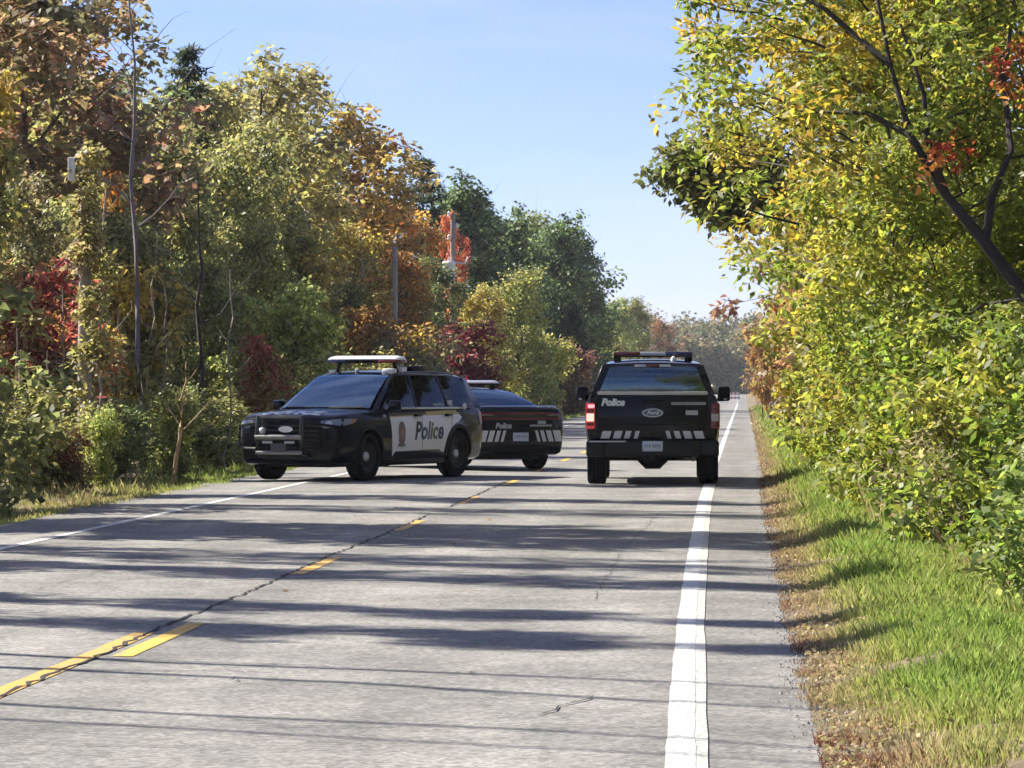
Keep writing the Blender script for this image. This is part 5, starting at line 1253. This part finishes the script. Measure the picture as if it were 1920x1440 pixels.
# ------------------------------------------------------------------ police pickup
def police_pickup():
    root = empty('police_pickup', (-1.44, 59.44, 0), math.atan2(0.9997, -0.0227))
    tag(root, 'black police pickup truck seen from behind in the right lane', 'pickup truck')
    xs = ([-2.94, -2.92, -2.86, -2.6, -1.3, -1.2, 0.0, 1.0, 1.3, 2.0, 2.6, 2.8, 2.86],)
    zt = [1.36, 1.385, 1.39, 1.39, 1.385, 1.38, 1.36, 1.34, 1.33, 1.30, 1.24, 1.12, 1.0]
    zb = [0.66, 0.60, 0.58, 0.58, 0.48, 0.45, 0.43, 0.43, 0.43, 0.45, 0.48, 0.52, 0.60]
    w = [0.965, 0.985, 1.0, 1.01, 1.005, 1.005, 1.005, 1.005, 1.005, 1.0, 0.97, 0.93, 0.86]
    me = loft_body(xs, zt, zb, w, 70, crown=0.0)
    cuts = [ycyl(x, 0.41, 0.48, s*0.60, s*1.3) for x in (1.84, -1.84) for s in (-1, 1)]
    cuts.append(box_mesh(-2.84, -1.36, -0.80, 0.80, 0.92, 2.0))
    body = obj('body', boolean_cut(me, cuts), PAINT, root)
    body.data.materials.clear(); body.data.materials.append(PAINT); body.data.shade_smooth(); body.data.set_sharp_from_angle(angle=R(35))
    B = bvh_of(body)
    for x in (1.84, -1.84):
        for s in (-1, 1): wheel(root, x, s*0.855, 0.405, 0.29, 0.24); arch_trim(root, x, 0.41, 0.475, B, s, PLASTIC, 0, 180)
    # cab
    obj('roof', roof_mesh([-1.22, -1.0, -0.3, 0.3, 0.52], [1.865, 1.895, 1.925, 1.91, 1.87], [0.735, 0.745, 0.75, 0.74, 0.71], 0.06), PAINT, root)
    for s in (-1, 1):
        obj('pillar', bar((1.22, s*0.87, 1.32), (0.48, s*0.70, 1.83), 0.12, 0.08, 0.06, 0.05, s), PAINT, root)
        obj('pillar', bar((-0.05, s*0.925, 1.34), (-0.10, s*0.735, 1.84), 0.14, 0.10, 0.04, 0.04, s), PAINT, root)
        obj('pillar', bar((-1.14, s*0.905, 1.36), (-1.12, s*0.735, 1.83), 0.26, 0.22, 0.11, 0.10, s), PAINT, root)
        for (a, b, c, d) in ((1.14, 0.0, -0.06, 0.46), (-0.10, -1.04, -1.04, -0.14)):
            cs = [(a, s*0.935, 1.35), (b, s*0.935, 1.36), (c, s*0.745, 1.82), (d, s*0.74, 1.82)]
            if s < 0: cs = cs[::-1]
            obj('side_window', pane(cs, (0, s*0.01, 0)), G_SIDE, root)
        mm = mirror(root, 0.72, s*1.135, 1.375, 0.20, 0.235, 0.13, s, PLASTIC)
        obj('rear_marker', box_mesh(0.64, 0.652, s*1.16-0.025, s*1.16+0.025, 1.275, 1.305, 0.003), REFL, mm)
    obj('windscreen', pane([(1.24, 0.82, 1.345), (1.24, -0.82, 1.345), (0.50, -0.66, 1.83), (0.50, 0.66, 1.83)], (0.04, 0, 0.02), 8, 5), G_WIND, root)
    rg = pane([(-1.25, -0.83, 1.41), (-1.25, 0.83, 1.41), (-1.21, 0.665, 1.805), (-1.21, -0.665, 1.805)], (-0.03, 0, 0), 10, 5)
    obj('rear_window', rg, G_REAR, root)
    V, Fc = [], []
    fr = [(-0.92, 1.37), (0.92, 1.37), (0.735, 1.845), (-0.735, 1.845)]; inn = [(-0.80, 1.43), (0.80, 1.43), (0.655, 1.79), (-0.655, 1.79)]
    for xo in (-1.235, -1.20):
        for (y, z) in fr+inn: V.append((xo+(z-1.4)*0.08, y, z))
    for k in range(4):
        k2 = (k+1) % 4
        Fc += [(k, k2, 4+k2, 4+k), (8+k, 12+k, 12+k2, 8+k2), (k, 8+k, 8+k2, k2), (4+k, 4+k2, 12+k2, 12+k)]
    bm = bmesh.new(); mm_ = mesh_from(V, Fc); bm.from_mesh(mm_); obj('rear_window_frame', bm_mesh(bm, 30), PAINT, root)
    for y in (0.42, -0.42): headrest(root, 0.10, y, 1.36, 0.19, 0.26, 0.20, 0.50)
    for y in (0.45, -0.45): headrest(root, -0.85, y, 1.36, 0.12, 0.24, 0.06, 0.44)
    obj('cage_partition', tube_mesh([([(-0.2, -0.7, 1.36), (-0.2, -0.62, 1.80), (-0.2, 0.62, 1.80), (-0.2, 0.7, 1.36)], 0.02), ([(-0.2, 0.0, 1.36), (-0.2, 0.0, 1.80)], 0.02)], 6), SEATM, root)
    obj('computer_screen', box_mesh(0.7, 0.74, -0.30, -0.02, 1.38, 1.56, 0.01), SEATM, root)
    bl = obj('third_brake_light', box_mesh(-1.262, -1.225, -0.10, 0.10, 1.795, 1.83, 0.006), REDL, root)
    for s in (-1, 1): obj('cargo_lamp', box_mesh(-1.262, -1.225, min(s*0.105, s*0.28), max(s*0.105, s*0.28), 1.79, 1.83, 0.006), CLEARL, bl)
    # tailgate
    tg = obj('tailgate', box_mesh(-2.985, -2.945, -0.82, 0.82, 0.69, 1.36, 0.018), PAINT, root)
    cap = bmesh.new(); add_box(cap, -2.995, -2.86, -0.83, 0.83, 1.362, 1.415, 0.016)
    obj('tailgate_cap', bm_mesh(cap, 40), M('sunlit_cap_grey', (0.42, 0.42, 0.40), 0.4, 0.1, var=0.2), tg)  # pale grey stands in for sun on the tailgate's top edge
    obj('tailgate_ridge', box_mesh(-2.995, -2.98, -0.60, 0.60, 0.905, 0.925, 0.005), PAINT, tg)
    obj('tailgate_handle', box_mesh(-3.0, -2.982, -0.16, 0.16, 1.235, 1.285, 0.008), PLASTIC, tg)
    TB = bvh_of(tg)
    # rear lettering: seen from behind the left side is +y, so text runs towards -y
    def tx(name, body, size, cy_, cz, mat, shear=0.0, bold=0.0, width=None):
        return text_decal(name, body, size, TB, '-x', 0.004, mat, tg, cy_, cz, shear, bold, True, 0.2, width)
    tx('police_lettering', 'Police', 0.17, 0.60, 1.25, M('pale_lettering', (0.60, 0.68, 0.66), 0.4, var=0.2), 0.25, 0.010, 0.36)
    decal('text_band', [(-0.28, 1.215), (-0.80, 1.215), (-0.80, 1.255), (-0.28, 1.255)], TB, '-x', 0.004, REFL_D, tg)
    dk = M('band_strokes', (0.10, 0.11, 0.115), 0.5)
    rr = random.Random(4); yy = -0.30
    while yy > -0.78:
        wq = rr.uniform(0.008, 0.02)
        decal('band_stroke', [(yy, 1.224), (yy-wq, 1.224), (yy-wq, 1.246), (yy, 1.246)], TB, '-x', 0.006, dk, tg, 0.5); yy -= wq+rr.uniform(0.012, 0.03)
    decal('unit_panel', [(-0.50, 1.065), (-0.68, 1.065), (-0.68, 1.13), (-0.50, 1.13)], TB, '-x', 0.004, REFL, tg)
    for k in range(4): decal('unit_stroke', [(-0.515-0.04*k, 1.078), (-0.545-0.04*k, 1.078), (-0.545-0.04*k, 1.117), (-0.515-0.04*k, 1.117)], TB, '-x', 0.006, REFL_D, tg, 0.5)
    ov = decal('oval_emblem', ellipse(0.0, 1.095, 0.16, 0.066), TB, '-x', 0.012, M('emblem_rim', (0.42, 0.45, 0.46), 0.3, 0.6), tg, 0.5)
    decal('emblem_field', ellipse(0.0, 1.095, 0.135, 0.05), TB, '-x', 0.015, M('emblem_field', (0.05, 0.07, 0.09), 0.3), ov, 0.5)
    obj('emblem_script', project(text_bm('Ford', 0.10, 0.35, 0.003, 0.0, 1.095, True, 0.19), TB, '-x', 0.018, 0.5), M('emblem_script', (0.45, 0.50, 0.52), 0.3, 0.5), ov)
    for s in (1, -1):
        for (cy_, ww) in ((0.70, 0.135), (0.525, 0.115), (0.375, 0.085), (0.24, 0.06)):
            decal('chevron_block', para(s*cy_, 0.765, ww, 0.115, s*-0.035), TB, '-x', 0.004, REFL, tg)
    # tail lights
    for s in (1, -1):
        o = obj('tail_light', box_mesh(-2.975, -2.78, min(s*0.868, s*1.012), max(s*0.868, s*1.012), 0.85, 1.25, 0.03), GLOW_RED if s > 0 else REDL, root)
        obj('lamp_window', box_mesh(-2.985, -2.95, min(s*0.882, s*0.995), max(s*0.882, s*0.995), 0.965, 1.085, 0.012), GLOW_PALE if s > 0 else M('grey_lamp', (0.42, 0.38, 0.36), 0.2), o)
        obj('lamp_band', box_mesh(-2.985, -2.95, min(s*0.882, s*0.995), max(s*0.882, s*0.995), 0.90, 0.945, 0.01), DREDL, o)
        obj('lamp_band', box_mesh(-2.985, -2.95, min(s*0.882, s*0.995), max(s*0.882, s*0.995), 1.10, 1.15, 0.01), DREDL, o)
        obj('lamp_window', box_mesh(-2.985, -2.95, min(s*0.875, s*0.98), max(s*0.875, s*0.98), 1.165, 1.225, 0.02), M('glow_pink_lamp', (0.8, 0.4, 0.4), 0.2, emit=(1.0, 0.35, 0.40), estr=0.55) if s > 0 else REDL, o)  # upper pink window of the left one also glows by added emission
        obj('bed_corner_cap', box_mesh(-2.97, -2.80, min(s*0.84, s*1.0), max(s*0.84, s*1.0), 1.375, 1.40, 0.01), PLASTIC, root)
    # bumper
    bm = bmesh.new()
    for (y0, y1, x0) in ((-1.0, -0.72, -3.06), (-0.72, 0.72, -3.12), (0.72, 1.0, -3.06)): add_box(bm, x0, -2.92, y0+0.001, y1-0.001, 0.44, 0.675, 0.03)
    bp = obj('rear_bumper', bm_mesh(bm, 40), M('dark_bumper', (0.010, 0.011, 0.014), 0.4, 0.1, var=0.3, scale=3, spec=0.25), root)
    obj('bumper_step', box_mesh(-3.10, -2.96, -0.72, 0.72, 0.677, 0.694, 0.006), PLASTIC, bp)
    obj('bumper_trim', box_mesh(-3.13, -3.10, 0.40, 0.95, 0.655, 0.675, 0.005), REFL, bp)
    plate(root, -3.135, 0.0, 0.595, -1, 'F19 9293')
    obj('tow_hitch', box_mesh(-3.16, -2.9, -0.06, 0.06, 0.37, 0.46, 0.012), PLASTIC, root)
    obj('spare_wheel', lathe_mesh([(0.12, 0.40), (0.36, 0.38), (0.39, 0.43), (0.39, 0.53), (0.34, 0.58), (0.12, 0.56)], 24, 'z', 40, True), TYRE, root).location = (-2.5, 0, 0)
    obj('rear_axle', tube_mesh([([(-1.84, -0.75, 0.40), (-1.84, -0.2, 0.40)], 0.05), ([(-1.84, -0.22, 0.40), (-1.84, -0.1, 0.38), (-1.84, 0.1, 0.38), (-1.84, 0.22, 0.40)], [0.06, 0.16, 0.16, 0.06]), ([(-1.84, 0.2, 0.40), (-1.84, 0.75, 0.40)], 0.05)], 10), PLASTIC, root)
    obj('exhaust_pipe', tube_mesh([([(-1.2, -0.45, 0.45), (-2.4, -0.5, 0.42), (-2.75, -0.62, 0.40)], 0.04)], 8), M('exhaust_steel', (0.2, 0.19, 0.18), 0.4, 0.8), root)
    un = bmesh.new(); add_box(un, -2.8, 2.4, -0.5, 0.5, 0.42, 0.60, 0.03); obj('chassis', bm_mesh(un, 40), PLASTIC, root)
    # light bar red - clear - blue
    lb = obj('light_bar', box_mesh(-0.55, -0.23, -0.62, 0.62, 1.955, 1.975, 0.008), PLASTIC, root)
    for (y0, y1, m2) in ((0.20, 0.62, REDL), (-0.20, 0.198, CLEARL), (-0.62, -0.202, BLUEL)):
        obj('light_bar_lens', box_mesh(-0.56, -0.22, y0, y1, 1.977, 2.035, 0.016), m2, lb)
    for s in (1, -1): obj('light_bar_foot', box_mesh(-0.44, -0.34, min(s*0.50, s*0.62), max(s*0.50, s*0.62), 1.87, 1.955, 0.01), PLASTIC, lb)
    obj('roof_antenna', lathe_mesh([(0.0, 1.93), (0.045, 1.93), (0.03, 1.98), (0, 2.0)], 12, 'z'), WHITEM, root).location = (-0.75, -0.32, -0.03)
    obj('spot_lamp', lathe_mesh([(0, -0.05), (0.06, -0.05), (0.085, 0.0), (0.08, 0.03), (0, 0.035)], 14, 'y'), M('cream_lamp', (0.82, 0.78, 0.55), 0.3, coat=0.5), root).location = (0.95, -0.955, 1.44)
    return root
police_pickup()

# ------------------------------------------------------------------ police sedan
def police_sedan():
    root = empty('police_sedan', (-5.25, 68.52, 0), math.atan2(0.866, -0.5))
    tag(root, 'black police sedan seen from behind, angled beyond the SUV', 'police car')
    xs = ([-2.60, -2.57, -2.50, -2.35, -1.9, -1.6, -0.5, 0.5, 1.0, 1.5, 2.1, 2.35, 2.45],)
    zt = [1.03, 1.075, 1.10, 1.095, 1.10, 1.10, 1.05, 1.02, 1.00, 0.96, 0.86, 0.76, 0.66]
    zb = [0.42, 0.34, 0.29, 0.27, 0.24, 0.23, 0.22, 0.22, 0.22, 0.22, 0.23, 0.27, 0.36]
    w = [0.78, 0.85, 0.90, 0.935, 0.955, 0.955, 0.94, 0.945, 0.95, 0.95, 0.92, 0.85, 0.74]
    me = loft_body(xs, zt, zb, w, 76, crown=0.02)
    cuts = [ycyl(x, 0.36, 0.405, s*0.60, s*1.3) for x in (1.525, -1.525) for s in (-1, 1)]
    body = obj('body', boolean_cut(me, cuts), PAINT, root)
    body.data.materials.clear(); body.data.materials.append(PAINT); body.data.shade_smooth(); body.data.set_sharp_from_angle(angle=R(35))
    B = bvh_of(body)
    for x in (1.525, -1.525):
        for s in (-1, 1): wheel(root, x, s*0.82, 0.36, 0.25, 0.23); arch_trim(root, x, 0.36, 0.40, B, s, PAINT, w=0.03)
    obj('roof', roof_mesh([0.20, 0.0, -0.4, -0.85, -1.02], [1.415, 1.45, 1.475, 1.45, 1.42], [0.56, 0.575, 0.585, 0.575, 0.555], 0.05), PAINT, root)
    for s in (-1, 1):
        obj('pillar', bar((1.02, s*0.83, 1.0), (0.18, s*0.56, 1.38), 0.12, 0.07, 0.05, 0.045, s), PAINT, root)
        obj('pillar', bar((-0.25, s*0.865, 1.03), (-0.30, s*0.585, 1.40), 0.10, 0.08, 0.04, 0.04, s), PLASTIC, root)
        obj('pillar', bar((-1.72, s*0.80, 1.08), (-0.98, s*0.565, 1.385), 0.30, 0.14, 0.09, 0.06, s), PAINT, root)
        for (a, b, c, d) in ((0.92, -0.2, -0.26, 0.16), (-0.30, -1.55, -0.92, -0.34)):
            cs = [(a, s*0.875, 1.03), (b, s*0.86, 1.075), (c, s*0.595, 1.39), (d, s*0.59, 1.39)]
            if s < 0: cs = cs[::-1]
            obj('side_window', pane(cs, (0, s*0.015, 0)), G_SIDE, root)
        mirror(root, 0.72, s*1.02, 1.06, 0.18, 0.14, 0.11, s)
    obj('windscreen', pane([(1.05, 0.76, 1.02), (1.05, -0.76, 1.02), (0.18, -0.53, 1.395), (0.18, 0.53, 1.395)], (0.04, 0, 0.03), 8, 5), G_WIND, root)
    obj('rear_window', pane([(-1.80, -0.74, 1.125), (-1.80, 0.74, 1.125), (-0.99, 0.54, 1.40), (-0.99, -0.54, 1.40)], (-0.03, 0, 0.04), 10, 6), G_REAR, root)
    for y in (0.38, -0.38): headrest(root, -0.1, y, 1.06, 0.16, 0.24, 0.10, 0.44)
    decal('trunk_seam', [(-2.45, -0.70), (-2.45, -0.69), (-1.85, -0.69), (-1.85, -0.70)], B, '+z', 0.006, MATS['seam_black'], root)
    obj('trunk_spoiler', pane([(-2.52, -0.76, 1.115), (-2.52, 0.76, 1.115), (-2.36, 0.78, 1.125), (-2.36, -0.78, 1.125)], (0, 0, 0.012), 10, 3, 0.02), PAINT, root)
    # tail
    tl = decal('tail_light', [(-0.80, 0.90), (0.80, 0.90), (0.86, 0.98), (0.80, 1.035), (-0.80, 1.035), (-0.86, 0.98)], B, '-x', 0.008, DREDL, root, 0.05)
    decal('tail_light_inner', [(-0.72, 0.93), (0.72, 0.93), (0.74, 1.0), (-0.74, 1.0)], B, '-x', 0.013, M('smoked_lens', (0.018, 0.008, 0.012), 0.15, coat=0.6), tl, 0.05)
    for s in (1, -1): decal('reverse_lamp', [(s*0.52, 0.975), (s*0.76, 0.975), (s*0.78, 1.0), (s*0.56, 1.0)], B, '-x', 0.018, M('dim_rose_lens', (0.18, 0.13, 0.14), 0.2, coat=0.6), tl, 0.05)
    text_decal('police_lettering', 'Police', 0.10, B, '-x', 0.010, REFL_D, root, 0.34, 0.795, 0.2, 0.006, True, 0.06, 0.32)
    decal('text_band', [(-0.18, 0.785), (-0.62, 0.785), (-0.62, 0.815), (-0.18, 0.815)], B, '-x', 0.010, REFL_D, root)
    decal('unit_panel', [(-0.34, 0.83), (-0.50, 0.83), (-0.50, 0.885), (-0.34, 0.885)], B, '-x', 0.010, REFL_D, root)
    for s in (1, -1):
        for (cy_, ww) in ((0.74, 0.15), (0.58, 0.10), (0.45, 0.075), (0.34, 0.055)):
            decal('chevron_block', para(s*cy_, 0.615, ww, 0.20, s*-0.06), B, '-x', 0.008, REFL, root, 0.05)
    plate(root, -2.615, -0.0, 0.60, -1, '137 V10')
    for z_ in (0.745, 0.885): decal('panel_seam', [(-0.80, z_), (0.80, z_), (0.80, z_+0.008), (-0.80, z_+0.008)], B, '-x', 0.006, MATS['seam_black'], root, 0.06)
    decal('rear_diffuser', [(-0.62, 0.33), (0.62, 0.33), (0.55, 0.45), (-0.55, 0.45)], B, '-x', 0.008, PLASTIC, root, 0.06)
    for s in (1, -1): obj('exhaust_tip', tube_mesh([([(-2.35, s*0.55, 0.34), (-2.58, s*0.55, 0.34)], 0.045)], 10), PLASTIC, root)
    lb = obj('light_bar', box_mesh(-0.62, -0.34, -0.56, 0.56, 1.515, 1.545, 0.012), PLASTIC, root)
    obj('light_bar_lid', dome_lid(-0.63, -0.33, -0.57, 0.57, 1.547, 1.605), M('grey_bar_lens', (0.46, 0.45, 0.50), 0.15, coat=0.8), lb)
    for s in (1, -1): obj('light_bar_foot', box_mesh(-0.52, -0.44, min(s*0.44, s*0.52), max(s*0.44, s*0.52), 1.44, 1.515, 0.008), PLASTIC, lb)
    un = bmesh.new(); add_box(un, -2.2, 2.0, -0.6, 0.6, 0.20, 0.36, 0.03); obj('underbody', bm_mesh(un, 40), PLASTIC, root)
    return root
police_sedan()

# ------------------------------------------------------------------ far striped barricade on the road
bar_e = empty('road_barricade', (-0.95, 322, 0.004)); tag(bar_e, 'far red and white barricade on the road right of the pickup', 'barricade')
RW = M('barricade_red', (0.55, 0.10, 0.08), 0.5); WW = M('barricade_white', (0.78, 0.74, 0.72), 0.5)
for z in (0.42, 0.74):
    bd = obj('board', box_mesh(-0.62, 0.62, -0.015, 0.015, z, z+0.22, 0.005), WW, bar_e)
    for k in range(4):
        x = -0.5+0.3*k
        obj('stripe', mesh_from([(x, -0.020, z+0.01), (x+0.14, -0.020, z+0.01), (x+0.22, -0.020, z+0.21), (x+0.08, -0.020, z+0.21)], [(0, 1, 2, 3)]), RW, bd)
for s in (-1, 1):
    obj('leg', tube_mesh([([(s*0.5, -0.3, 0.0), (s*0.5, 0, 1.0), (s*0.5, 0.3, 0.0)], 0.025)], 6), STEELG, bar_e)

# ------------------------------------------------------------------ thin haze over everything
hz = M  # (kept plain: one even, pale volume)
hm = bpy.data.materials.new('haze_air'); hm.use_nodes = True
hn = hm.node_tree.nodes; hn.clear(); ho = hn.new('ShaderNodeOutputMaterial'); pv = hn.new('ShaderNodeVolumePrincipled')
pv.inputs['Color'].default_value = (0.86, 0.92, 1.0, 1); pv.inputs['Density'].default_value = 0.00013; pv.inputs['Anisotropy'].default_value = 0.3
hm.node_tree.links.new(pv.outputs[0], ho.inputs['Volume'])
hb = obj('haze', box_mesh(-1510, 1510, -210, 1060, -2.0, 21.0), hm); tag(hb, 'thin pale haze in the air over the road', 'haze', kind='stuff')
